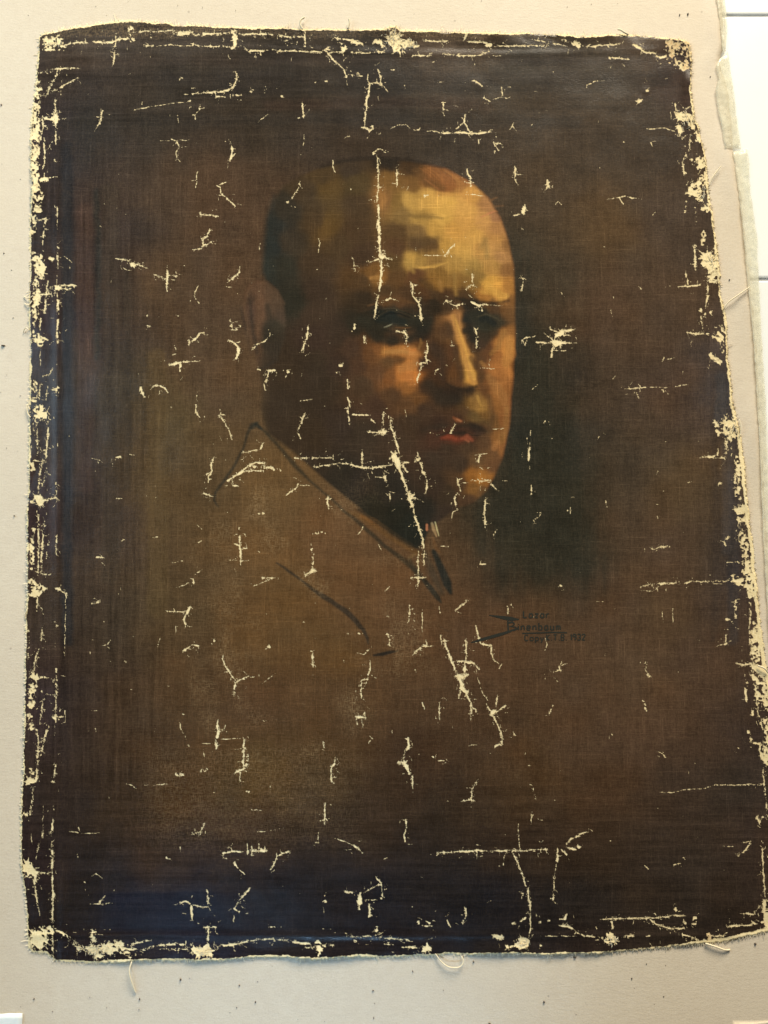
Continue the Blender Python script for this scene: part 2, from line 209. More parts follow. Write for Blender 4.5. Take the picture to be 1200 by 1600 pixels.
(600,900):"""5: 170 10 220 12 260 12|5: 212 0 213 60|4: 160 180 160 240 150 290|2: 160 210 185 205|3: 345 190 350 230|4: 445 220 480 190 520 150|4: 775 190 775 235|4: 20 365 35 400 30 430 60 445|3: 240 210 240 350|5: 180 495 205 465 240 440|7: 240 440 275 438|4: 275 438 310 435|3: 260 400 270 430|4: 355 370 362 430|5: 375 390 385 440 405 480|7: 405 480 430 550 450 600|14: 460 620 500 630 515 620|10: 505 540 505 600|9: 505 535 550 540 575 560|5: 450 535 505 530|5: 512 400 515 520|4: 575 560 590 580
|12: 470 640 490 680|14: 490 700 515 730|7: 515 740 535 780|4: 540 780 545 860 545 900|5: 465 760 480 720|3: 575 580 585 640 600 680|2: 600 690 620 740 650 780|4: 575 310 585 360 590 400|8: 595 390 600 415|6: 600 420 640 430 665 435|6: 668 435 668 480 680 510|3: 680 520 720 550|3: 720 580 735 550|3: 1010 390 1018 430 1005 465|7: 1095 570 1100 590|4: 1060 600 1095 585|4: 1095 570 1110 535|3: 1110 560 1145 545|4: 345 790 345 850 348 900|3: 240 790 255 840|18: 675 855 685 845|5: 700 820 710 740|5: 640 800 660 840|5: 700 850 730 830
|5: 735 825 760 810|6: 685 880 710 930 725 970|6: 730 970 738 1020 735 1050|5: 735 1050 700 1060 690 1075|4: 1035 860 1055 810|9: 150 1010 155 1060 140 1090|4: 130 1090 128 1140|14: 130 1170 140 1190|4: 90 1165 130 1170|3: 530 1060 580 1055|5: 302 1128 308 1132|4: 340 1155 380 1155|4: 812 985 820 995|7: 1102 58 1108 62|w16: 0 260 30 250|w18: 540 800 590 860|w14: 720 930 760 980|w14: 620 740 640 760|w10: 190 580 200 610|3: 0 100 35 65""",
(900,900):"""6: 400 70 420 60 470 50|3: 400 90 480 95 520 60|5: 470 50 560 48 640 42|7: 680 45 730 28|4: 730 35 860 32 980 35 1060 30|2: 850 50 920 50|w34: 990 20 1050 40 1090 70 1095 120|36: 1090 10 1110 20|6: 1000 150 990 190|4: 1000 190 1000 260|8: 940 270 950 270|5: 1090 170 1090 250 1085 320|w24: 1110 290 1130 310|w44: 1120 360 1130 500|8: 1090 340 1085 430|10: 930 428 940 422|4: 935 370 935 410|3: 880 440 930 425|3: 930 425 970 405|5: 1005 548 1050 555 1100 545|36: 1110 570 1170 600|w60: 1160 660 1170 750|20: 1100 610 1160 700|9: 1060 700 1065 790
|w18: 1060 620 1070 680|4: 440 540 435 590 455 625|5: 433 823 437 828|2: 638 595 642 605|2: 540 220 545 290|2: 605 200 605 290|7: 1130 700 1135 850 1150 900 1170 960|6: 1170 960 1190 990|w34: 1190 900 1200 1040|8: 1105 830 1105 870|8: 1075 975 1085 975|7: 1090 1010 1100 1040 1140 1050|14: 1150 1060 1160 1120 1190 1170|w30: 1180 1080 1200 1170|5: 510 1095 545 1115 560 1135|4: 222 988 228 994|4: 742 1168 748 1172|5: 1013 1073 1018 1078|w10: 410 540 400 580|w12: 430 800 440 840|w10: 1000 320 1030 340|w8: 120 160 180 160|w10: 1040 440 1040 500|20: 1180 760 1190 820""",
(0,1200):"""w24: 190 10 205 30|30: 180 80 210 90|6: 230 0 225 90|5: 210 130 200 200 190 290|10: 155 290 170 290|w10: 150 220 150 280|4: 345 0 335 60|8: 330 83 334 87|2: 270 240 268 400|2: 195 400 200 480|4: 270 400 245 470 225 560|5: 335 240 336 260|7: 332 320 325 400|8: 325 460 330 560 325 640|7: 325 640 330 760 330 880 325 970|45: 165 620 190 650|20: 200 650 220 660|12: 220 650 220 700|5: 250 650 300 660 320 650|6: 215 700 225 780 235 860|3: 240 870 250 930|45: 220 1040 270 1030|55: 230 1090 270 1070|25: 310 1000 320 1020
|8: 340 1010 390 1030 430 1060 480 1090|6: 330 1020 330 1180|36: 570 1130 600 1140|15: 580 1030 585 1080|40: 650 1130 720 1130|20: 730 1100 750 1100|25: 610 1170 630 1180|6: 430 1080 500 1120|12: 490 1130 520 1130|10: 790 1130 850 1130|6: 820 1100 880 1090 950 1075|5: 860 1140 920 1130|6: 940 1120 1000 1105 1100 1100 1200 1110|4: 1000 1130 1100 1135 1200 1130|2: 565 850 620 850 705 845|7: 615 850 640 820 655 800|5: 528 713 532 717|3: 575 675 600 660 640 690|2: 430 395 510 408 620 405|2: 490 370 500 400|4: 1125 850 1160 830 1190 850|8: 1195 860 1200 950
|w26: 1110 40 1140 35|3: 790 100 830 110 850 130|3: 960 110 1050 100|w12: 1120 480 1130 520|w14: 1040 560 1070 580|w40: 740 1110 800 1160|w10: 500 1010 700 1010|w10: 145 520 150 500""",
(300,1200):"""6: 190 535 260 520 320 525|9: 250 520 270 522|6: 340 520 400 518 470 515|3: 345 470 345 540|3: 375 480 375 550|3: 415 460 418 530|3: 455 490 455 520|6: 530 550 580 530 615 520|5: 530 555 510 605 490 635|5: 265 590 290 630|3: 290 630 330 665|w10: 380 400 460 395 550 380 600 365|8: 53 405 57 405|4: 0 415 50 400 80 350|5: 870 0 870 80|6: 872 60 872 90|5: 835 220 830 280 825 350|2: 800 330 830 320|3: 790 400 790 460|4: 775 465 800 470|3: 890 440 960 460 1000 480|9: 1016 488 1024 492|4: 1030 495 1065 530|2: 950 510 1000 510|4: 95 770 100 820 100 870
|4: 0 855 60 870 100 870|6: 360 750 320 800 285 840|5: 285 840 265 880 295 900|3: 260 920 262 970|5: 833 828 838 835|3: 820 870 825 905|15: 1050 800 1050 840|5: 1045 840 1045 880|4: 950 775 1020 775|4: 1070 780 1130 750 1180 720|4: 1150 680 1180 720 1190 800|5: 1178 815 1184 815|2: 1080 825 1160 825|6: 1110 850 1112 930|8: 1155 1040 1160 1060|4: 1150 1020 1160 990|4: 980 1055 1050 1055|5: 1018 1080 1024 1080|4: 1060 1050 1200 1055|5: 70 995 150 993|7: 105 1000 100 1080|50: 50 1150 100 1140|25: 0 1130 30 1140|8: 130 1110 200 1110 280 1100 340 1085 400 1075
|4: 400 1075 500 1070 600 1080|8: 600 1080 680 1095 740 1100|24: 785 1100 800 1130|6: 715 1125 730 1125|6: 820 1110 880 1108|10: 800 1140 795 1180|w12: 480 995 560 995|w10: 720 990 870 1010|w12: 950 1030 990 1050|w20: 60 20 100 10|6: 340 0 270 30|4: 300 30 300 80|w14: 120 150 150 160|w14: 340 150 360 150|w10: 440 -10 480 20|2: 370 260 440 265""",
(600,1200):"""8: 150 0 160 40|5: 175 50 180 130|5: 590 70 550 130 545 200|4: 490 205 545 200 560 208|5: 135 320 140 370|7: 135 380 125 420 133 460|2: 285 540 295 540|4: 330 530 420 528|7: 430 525 520 522 570 515 650 520|5: 650 520 720 518 790 515|4: 790 515 880 518 970 508 1020 510|4: 580 520 580 570|3: 755 545 745 605|3: 840 350 845 500|4: 800 530 840 600 865 670|5: 865 670 885 740|9: 900 760 905 820|6: 908 820 915 900|4: 915 900 915 980 908 1060|8: 1085 500 1085 590|8: 1110 510 1140 540|5: 1140 470 1170 440 1200 435|7: 1150 500 1200 510|3: 1075 600 1065 680|7: 1065 690 1065 760
|4: 1060 780 1058 820|4: 920 300 918 350|5: 510 880 512 930 490 970|6: 212 960 218 970|4: 240 985 300 990|5: 395 950 415 990|8: 283 970 288 970|6: 855 960 885 935|5: 805 970 815 970|6: 968 960 975 960|7: 1025 955 1035 955|8: 1100 945 1130 945 1135 920|7: 1090 985 1150 990 1190 1010|14: 690 1050 730 1060|36: 840 1100 880 1090|12: 770 1120 790 1120|5: 0 1065 100 1070 180 1085|4: 0 1100 60 1105|6: 110 1120 200 1120|26: 255 1130 280 1130|10: 260 1080 270 1100|3: 280 1070 320 1055|3: 980 1050 1200 1050|6: 978 1110 986 1110|w12: 500 520 700 518|w10: 380 200 400 210|w14: 840 760 870 790|w8: 0 570 20 560|w10: 235 680 245 690|w14: 920 100 950 200|w10: 840 380 850 370""",
(900,1200):"""5: 0 430 30 410 80 400|9: 12 488 18 494|3: 213 453 219 457|5: 610 605 650 595|3: 430 610 455 635|w8: 905 640 925 640|3: 510 150 600 155 690 135 800 128|w8: 800 125 870 105 1000 110 1100 105 1160 108|3: 800 128 880 105 1000 108 1090 100 1160 108|5: 1170 0 1175 100 1190 200|w25: 1160 320 1190 300|8: 1130 310 1150 350|5: 1160 440 1165 560 1175 700 1180 800|w12: 1165 440 1170 560 1178 700|5: 1015 550 1060 510 1090 460|4: 1040 465 1090 460|w10: 920 490 980 490|11: 622 875 626 890|4: 150 945 220 942 300 942|5: 220 942 350 940 460 935|5: 460 935 540 935 600 920 690 925
|5: 460 945 500 975 560 995|6: 560 995 640 1005 680 1000|7: 675 970 685 970|8: 730 975 745 975|8: 735 942 748 935|6: 225 960 230 1000|36: 210 1060 235 1065|10: 145 1060 160 1060|5: 0 1025 50 1050 130 1055|8: 290 1060 360 1045|5: 640 1035 700 1050 770 1080|t22: 828 1050 832 1060|8: 800 1080 860 1080|5: 860 1050 920 1050 940 1030|6: 940 990 1020 985 1100 980|12: 1110 970 1180 960|14: 1175 900 1180 830|6: 1050 910 1110 915 1150 860|6: 440 1052 460 1048|w12: 950 890 1030 895|26: 1195 900 1200 1000|w10: 670 300 690 300|w10: 720 940 780 900|w14: 1190 220 1195 320"""}

# brush marks: display colours of the dry paint surface, blue glare painted in at lower left, (x, y, r, g, b)
BACK = """130 110 46 41 38|300 110 44 41 36|450 110 42 39 35|600 120 40 39 37|800 110 48 45 39|950 110 52 47 39|1060 120 50 40 37|130 200 43 44 44|250 200 48 45 41|400 200 47 42 36|550 200 50 43 36|700 180 48 43 37|850 200 56 49 41|1000 200 54 49 43
110 350 38 38 40|140 350 60 48 43|190 350 52 46 42|250 300 66 55 45|330 300 69 55 43|390 330 70 55 42|110 500 40 37 38|140 480 62 48 42|190 480 52 46 40|260 450 73 59 44|340 450 73 58 44|110 650 40 40 44|150 650 56 49 41|200 620 57 52 42|270 650 79 67 45|330 600 77 61 45
120 800 45 40 39|170 800 57 48 41|250 760 76 63 43|300 790 77 63 43|120 950 54 47 41|200 950 61 52 41|270 950 73 60 41|120 1100 50 42 37|200 1100 62 50 38|300 1080 76 59 40|120 1250 42 36 33|180 1250 52 42 32|260 1230 68 51 33|120 1330 37 33 31|250 1340 50 40 33
420 760 90 72 47|400 850 93 72 46|450 930 93 71 43|520 850 91 69 47|560 930 90 68 45|600 930 88 66 45|640 980 84 63 43|400 1000 88 68 43|520 1010 86 66 40|400 1100 74 56 39|520 1100 76 58 39|650 1080 73 56 39|750 1000 80 60 43|800 950 82 63 46
400 1210 78 60 33|500 1200 68 53 34|650 1180 55 42 31|780 1170 66 51 37|400 1290 55 42 31|550 1290 50 40 31|700 1280 43 36 29|800 1240 60 47 33|830 1200 71 54 35|350 1360 46 38 33|500 1360 37 32 30|700 1360 33 30 29|850 1330 46 37 29
110 1420 32 30 29|150 1415 33 30 30|230 1415 27 30 40|330 1415 26 29 41|450 1415 28 29 35|600 1420 26 26 31|750 1420 28 28 31|900 1410 35 33 31|1050 1410 42 37 33|110 1475 32 26 28|330 1480 32 34 48|600 1475 29 24 28|900 1475 36 30 28|1100 1475 36 31 27
850 300 63 54 43|950 350 75 61 43|1050 350 64 55 47|860 430 55 50 41|950 480 73 58 45|1050 500 68 57 47|840 560 44 43 37|880 600 50 45 38|950 620 63 54 45|1050 620 71 58 48|840 700 42 43 37|900 720 49 47 40|960 720 61 54 45|1060 760 77 65 49
800 820 52 47 37|860 830 46 45 37|900 870 46 45 38|970 850 69 57 45|1050 870 75 61 49|1110 870 62 55 47|820 915 58 49 38|950 950 77 61 47|1050 950 79 65 49|1120 950 62 53 47|900 1050 75 60 46|1000 1050 81 65 49|1100 1050 74 59 47|900 1150 73 57 43|1000 1150 78 61 47|1100 1150 68 55 45|1170 1150 52 45 42
950 1230 66 50 36|1050 1250 56 46 38|1150 1230 50 45 40|950 1320 49 41 34|1100 1330 52 45 39|1170 1330 52 43 37|60 200 50 44 46|60 500 46 38 42|60 800 50 40 42|60 1100 50 42 44|60 1350 38 30 32|700 60 78 68 58|300 60 66 62 58|1000 60 74 64 54|150 60 70 66 62|1130 600 62 60 62|1160 900 58 52 52|1190 1300 56 46 40"""
# the face, in a 2.667x frame whose origin is (380, 230)
FACE = """130 330 42 42 38|120 420 42 44 41|110 500 44 45 40|180 260 50 44 36|160 500 47 44 36|220 640 44 41 33|600 60 42 35 28|700 75 60 43 27|450 80 57 45 34|330 120 66 51 33|350 165 84 63 35|250 180 62 49 35|300 300 66 51 35|350 320 85 64 36|400 400 66 51 35|300 500 60 47 35|300 600 58 45 35|200 400 55 46 36
480 150 70 55 34|480 250 66 50 34|470 350 64 48 33|500 450 62 46 33|500 560 72 52 33|620 150 112 80 42|600 215 124 86 48|640 230 122 90 46|700 150 106 74 39|780 130 120 76 41|850 160 134 84 46|930 150 144 96 52|960 200 182 130 66|700 220 170 127 63|770 215 184 138 69|850 225 192 144 71|930 260 188 138 71|1010 230 152 106 64|1050 280 142 98 64
660 280 122 92 51|740 290 152 114 57|830 290 188 142 69|920 320 182 132 67|1000 310 178 128 71|1060 340 152 106 62|640 350 82 60 37|720 360 112 84 49|800 350 162 120 57|880 350 180 130 63|960 370 182 134 67|1050 400 167 118 63|1095 420 132 92 53|640 420 78 54 35|720 410 82 60 39|780 410 88 64 39|850 420 167 122 57|920 430 182 134 65|1000 430 174 124 63|1080 460 152 106 61
620 480 82 60 35|700 470 167 124 59|730 480 142 106 53|800 470 132 97 51|880 480 152 112 55|950 500 152 114 57|1050 500 162 116 59|1105 520 132 90 51|560 540 125 84 42|540 530 104 71 37|640 540 82 58 35|720 530 82 54 35|800 560 122 86 41|820 540 122 88 43|880 560 127 92 47|950 570 122 90 47|1030 580 187 137 63|1060 590 192 137 63|1110 580 152 102 49
600 600 72 53 35|680 610 66 48 33|760 620 70 48 31|840 620 66 46 31|920 620 70 52 35|1000 620 152 102 49|1080 620 167 114 55|1110 640 122 82 45|600 640 88 62 39|650 650 82 58 39|500 640 53 42 31|800 660 44 37 29|860 660 60 46 33|950 660 44 38 31|1050 665 70 52 37|1100 680 100 69 41
560 690 36 37 33|620 690 44 45 39|620 715 33 36 35|680 700 50 43 35|650 735 58 48 37|520 720 44 39 31|470 740 46 41 33|560 790 44 39 31|640 762 78 58 40|690 780 66 49 35|620 800 52 42 33|740 740 36 35 31|740 780 44 36 29
560 840 112 72 41|600 850 144 94 48|660 850 154 100 52|710 855 154 99 51|530 860 90 60 37|600 890 90 64 41|650 890 102 68 39|690 910 172 106 51|700 950 182 110 51|660 950 162 100 49|610 960 112 72 41|560 940 84 58 39|690 1000 132 84 43|720 1040 96 64 37|690 1080 84 58 37|620 1040 76 54 37|740 830 92 60 35
300 700 58 45 35|300 800 56 43 35|400 780 54 43 35|450 850 63 47 37|480 900 70 50 37|400 900 56 43 35|300 900 54 43 33|200 900 54 43 33|350 1000 54 43 33|250 1050 54 43 33|150 1050 56 45 35|500 1000 66 50 37|550 1080 64 47 37|400 1150 54 43 35|300 1200 54 43 33|200 1200 54 43 33|500 1200 56 45 35|650 1200 60 47 37|750 900 60 42 31|760 1000 58 42 31|800 850 60 42 29|800 950 62 42 29|850 900 72 48 31|830 1030 50 39 31|880 1030 44 35 29|750 1100 62 46 35|700 1150 60 46 35
880 710 152 102 57|895 750 164 112 59|910 800 164 112 57|925 850 172 120 59|935 900 180 128 63|950 950 194 139 63|960 975 184 126 57|850 760 74 52 35|870 850 76 50 33|880 930 86 56 33|900 980 80 53 33|900 1020 50 39 31|950 1010 56 43 33|975 900 92 62 38|960 830 62 46 34|990 970 96 64 38
930 720 36 37 33|980 700 39 40 36|1000 730 44 45 40|1040 720 49 46 38|1070 740 52 47 37|1000 770 43 42 34|1000 810 60 47 37|960 800 46 39 32|940 770 42 38 31|1090 770 132 86 45|1085 830 174 112 55|1105 850 184 120 57|1060 860 144 90 47|1030 850 90 60 39|990 880 84 58 39|1000 920 122 78 45|1050 920 154 96 49|1100 920 164 104 53|1020 980 112 72 41|1060 1000 154 98 51|1100 1000 142 90 47|1000 1000 90 60 37
970 1070 136 98 52|985 1080 150 108 54|950 1060 120 86 45|1000 1110 110 78 43|960 1110 110 82 47|930 1100 80 58 39|1060 1080 134 88 47|1100 1080 132 82 45|1050 1150 110 76 43|1090 1150 132 82 45|1000 1160 90 62 41|980 1180 50 39 33|885 1130 66 46 34|840 1205 66 42 32|890 1205 70 44 33|940 1205 72 46 34|870 1240 62 44 34|900 1190 54 38 31|800 1200 66 44 33|820 1170 55 41 33|960 1170 51 39 33|760 1170 58 43 33
860 1260 58 45 35|930 1250 66 50 37|1000 1230 86 62 43|1060 1220 134 88 47|1075 1260 134 87 49|1030 1280 102 72 47|980 1300 90 67 45|900 1320 60 47 37|800 1300 58 45 35|950 1370 134 86 40|990 1390 154 100 45|1020 1400 134 87 43|960 1420 116 80 43|1000 1430 92 66 42|1050 1320 96 67 45|900 1400 70 52 37|860 1450 56 45 35|940 1470 72 53 39|800 1420 54 43 35
300 1330 52 43 35|400 1380 48 41 33|500 1400 48 41 35|600 1430 46 41 35|650 1530 39 38 32|550 1500 43 40 33|750 1500 43 39 33|850 1530 54 43 35|700 1580 37 38 33|1130 900 120 76 40|1125 1000 110 70 40"""
EAR = "60 600 69 53 41|40 680 60 46 37|90 650 76 57 43|100 700 74 55 41|140 650 66 51 39|160 700 62 49 39|130 740 49 44 35|110 780 45 40 33|70 780 60 47 37|60 850 57 45 35|110 840 49 42 35|30 630 51 41 33"
# ------------------------------------------------------------------ floor, paper
PAPER_Z, CAN_Z = 0.0009, 0.0015     # top of the paper; underside of the canvas

def tile_mat():
    t = NT("glazed_tile"); p = t.pos()
    t.l(t.mix(t.noise(p, 9, 3), (0.86, 0.875, 0.84), (0.80, 0.815, 0.79)), t.bsdf.inputs['Base Color'])
    t.bsdf.inputs['Roughness'].default_value = 0.25
    t.bump(t.noise(p, 30, 2), 0.05, 0.002); return t.m
def grout_mat():
    t = NT("grout"); p = t.pos()
    t.l(t.mix(t.noise(p, 300, 3), (0.56, 0.56, 0.54), (0.46, 0.46, 0.45)), t.bsdf.inputs['Base Color'])
    t.bsdf.inputs['Roughness'].default_value = 0.9; return t.m
floor = mesh_py("floor", [(-1.6, -1.6, -0.0012), (1.6, -1.6, -0.0012), (1.6, 1.6, -0.0012), (-1.6, 1.6, -0.0012)], [(0, 1, 2, 3)], [grout_mat()])
floor['kind'] = 'structure'
g0, g1 = P(1160, 24, 0), P(1160, 436, 0)
TS = g0.y - g1.y; GAP = 0.0022
tv, tf = [], []
h, b = (TS - GAP) / 2, 0.0012
for z, e in ((-0.003, 0), (-b, 0), (-0.0002, b * 0.6), (0, b * 1.4)):
    tv += [(-h + e, -h + e, z), (h - e, -h + e, z), (h - e, h - e, z), (-h + e, h - e, z)]
for k in range(3):
    for i in range(4):
        tf.append((k * 4 + i, k * 4 + (i + 1) % 4, k * 4 + 4 + (i + 1) % 4, k * 4 + 4 + i))
tf.append((12, 13, 14, 15))
tmesh = None; TM = tile_mat(); rr = random.Random(4)
for i in range(-4, 5):
    for j in range(-4, 5):
        x, y = 0.235 + i * TS, g1.y + TS / 2 + j * TS
        if tmesh is None:
            o = mesh_py("tile", tv, tf, [TM], floor); tmesh = o.data
        else:
            o = bpy.data.objects.new("tile", tmesh); C.objects.link(o); o.parent = floor
        o.location = (x, y, 0); o.rotation_euler = (rr.uniform(-.001, .001), rr.uniform(-.001, .001), 0)

def paper_mat():
    t = NT("kraft_paper"); p = t.pos()
    big = t.noise(p, 7, 3); fib = t.noise(p, 900, 4, 0.7); fib2 = t.noise(p, 420, 3, 0.7, (0.6, 1.5, 1)); mot = t.noise(p, 120, 4, 0.6)
    c = t.mix(t.mapr(big, .3, .7, 0, 1), (0.625, 0.548, 0.425), (0.60, 0.515, 0.385))
    c = t.mix(t.mapr(mot, .35, .7, 0, .35), c, (0.54, 0.455, 0.345))
    c = t.mix(t.mapr(fib, .50, .80, 0, .55), c, (0.70, 0.63, 0.55))
    c = t.mix(t.mapr(fib, .26, .44, .38, 0), c, (0.34, 0.265, 0.20))
    c = t.mix(t.mapr(fib2, .56, .8, 0, .20), c, (0.42, 0.34, 0.27))
    vo = t.n('ShaderNodeTexVoronoi'); vo.inputs['Scale'].default_value = 120; t.l(p, vo.inputs['Vector'])
    r = t.n('ShaderNodeSeparateColor'); t.l(vo.outputs['Color'], r.inputs[0])
    fl = t.math('MULTIPLY', t.math('LESS_THAN', vo.outputs['Distance'], t.math('MULTIPLY', r.outputs[1], 0.13)), t.math('GREATER_THAN', r.outputs[0], 0.86))
    c = t.mix(t.math('MULTIPLY', fl, 0.30), c, (0.10, 0.07, 0.05))
    t.l(c, t.bsdf.inputs['Base Color']); t.bsdf.inputs['Roughness'].default_value = 0.62
    t.bsdf.inputs['Specular IOR Level'].default_value = 0.35
    t.bump(t.math('ADD', t.math('MULTIPLY', fib, 0.5), t.math('ADD', fib2, t.math('MULTIPLY', big, 6.0))), 0.35, 0.0004)
    return t.m
# sheet with an uneven right edge and a straight bottom edge, gently wavy
EDGE = [(-260, 1085), (0, 1127), (70, 1131), (95, 1124), (150, 1139), (235, 1146), (300, 1157), (400, 1167), (480, 1176), (560, 1183), (700, 1190), (850, 1199), (1000, 1207), (1300, 1216), (1600, 1222)]
def edge_x(y): return float(np.interp(y, [e[0] for e in EDGE], [e[1] for e in EDGE]))
nu, nv = 150, 190
pv, pf = [], []
for j in range(nv + 1):
    v = -260 + (1613 + 260) * j / nv
    for i in range(nu + 1):
        s = i / nu
        x1 = edge_x(v) + 0.8 * math.sin(v * .21) + 0.6 * math.sin(v * .53)
        x = -260 + (x1 + 260) * s
        y = v - (max(0, x - 1080) * 0.15 if j == nv else 0)
        z = PAPER_Z + 0.0002 * math.sin(x * .011 + y * .006) + 0.00015 * math.sin(y * .02 - x * .004) + 0.0003
        if i > nu - 3: z += 0.0005 * (1 + math.sin(v * .03)) * float(smooth(940, 820, np.float64(v)))
        pv.append(P(x, y, z))
for j in range(nv):
    for i in range(nu):
        a = j * (nu + 1) + i
        pf.append((a, a + nu + 1, a + nu + 2, a + 1))
paper = mesh_py("kraft_paper", pv, pf, [paper_mat()], None, True)
m = paper.modifiers.new("thickness", 'SOLIDIFY'); m.thickness = 0.0006; m.offset = -1
tag(paper, "large sheet of light brown kraft paper spread under the painting on the white tiles", "paper")
dg = None

# ------------------------------------------------------------------ canvas grid
ST = 1.15
X0, Y0, X1, Y1 = 24.0, 22.0, 1222.0, 1514.0
gx = np.arange(X0, X1, ST); gy = np.arange(Y0, Y1, ST)
NX, NY = len(gx), len(gy)
GX, GY = np.meshgrid(gx, gy)

def poly_sdf(poly, X, Y, x0=None):
    """signed distance to a polygon, positive inside (pixels)"""
    p = np.array(poly, float); inside = np.zeros(X.shape, bool); d2 = np.full(X.shape, 1e9)
    for (ax, ay), (bx, by) in zip(p, np.roll(p, -1, 0)):
        ex, ey = bx - ax, by - ay; L = ex * ex + ey * ey + 1e-9
        t = np.clip(((X - ax) * ex + (Y - ay) * ey) / L, 0, 1)
        d2 = np.minimum(d2, (X - ax - t * ex) ** 2 + (Y - ay - t * ey) ** 2)
        c = (ay > Y) != (by > Y)
        if ey != 0: inside ^= c & (X < ex * (Y - ay) / ey + ax)
    return np.where(inside, 1, -1) * np.sqrt(d2)

edge = poly_sdf(OUT, GX, GY)
fr = vnoise(GX, GY, 5.0, 5.0, 3) * 1.0 + vnoise(GX, GY, 2.0, 2.0, 5) * 1.1 + vnoise(GX, GY, 24., 24., 6) * 1.2
edge_n = edge + fr
inside = edge_n > 0

# losses: field F = half width minus distance, in pixels; > 0 is bare ground
rl = random.Random(11)
FLD = np.full(GX.shape, -9.0, np.float32)
TINT = np.zeros(GX.shape, np.float32)
RIDGE = np.zeros(GX.shape, np.float32)
N6, N15, N25 = vnoise(GX, GY, 6, 6, 81), vnoise(GX, GY, 15, 15, 82), vnoise(GX, GY, 2.9, 2.9, 83)
RN = 1.15 - 5.5 * np.minimum(np.abs(vnoise(GX + N15 * 3, GY, 7, 5, 86)), np.abs(vnoise(GX, GY + N6 * 2, 5, 8, 87)) + .03); RN = np.maximum(RN, -1.2) + .35 * N25
def seg(ax, ay, bx, by, wa, wb, wear=False, tint=False, cap=None):
    r = max(wa, wb) + 9
    i0, i1 = max(0, int((min(ax, bx) - r - X0) / ST)), min(NX, int((max(ax, bx) + r - X0) / ST) + 2)
    j0, j1 = max(0, int((min(ay, by) - r - Y0) / ST)), min(NY, int((max(ay, by) + r - Y0) / ST) + 2)
    if i1 <= i0 or j1 <= j0: return
    X, Y = GX[j0:j1, i0:i1], GY[j0:j1, i0:i1]
    ex, ey = bx - ax, by - ay; L = ex * ex + ey * ey + 1e-6
    t = np.clip(((X - ax) * ex + (Y - ay) * ey) / L, 0, 1)
    d = np.sqrt((X - ax - t * ex) ** 2 + (Y - ay - t * ey) ** 2)
    ww = wa + (wb - wa) * t
    if wear:
        if cap > 0: f = np.minimum(cap + 0.5 + N25[j0:j1, i0:i1] * 1.7 + N15[j0:j1, i0:i1] * 1.0 - 3.0 * (d / ww) ** 2, 2.0)
        else: f = np.minimum(cap + RN[j0:j1, i0:i1] + N15[j0:j1, i0:i1] * .5 - 2.6 * (d / ww) ** 2, .7)
    else:
        f = ww - d + (N6[j0:j1, i0:i1] * .36 + N25[j0:j1, i0:i1] * .30) * np.minimum(ww, 7)
    FLD[j0:j1, i0:i1] = np.maximum(FLD[j0:j1, i0:i1], f)
    if tint: TINT[j0:j1, i0:i1] = np.maximum(TINT[j0:j1, i0:i1], np.clip((f + 3) / 4, 0, 1))
    if not wear and wa > 0.6:
        R = RIDGE[j0:j1, i0:i1]; np.maximum(R, np.exp(-(d / 7.0) ** 2) * min(1.0, wa / 2.0), out=R)
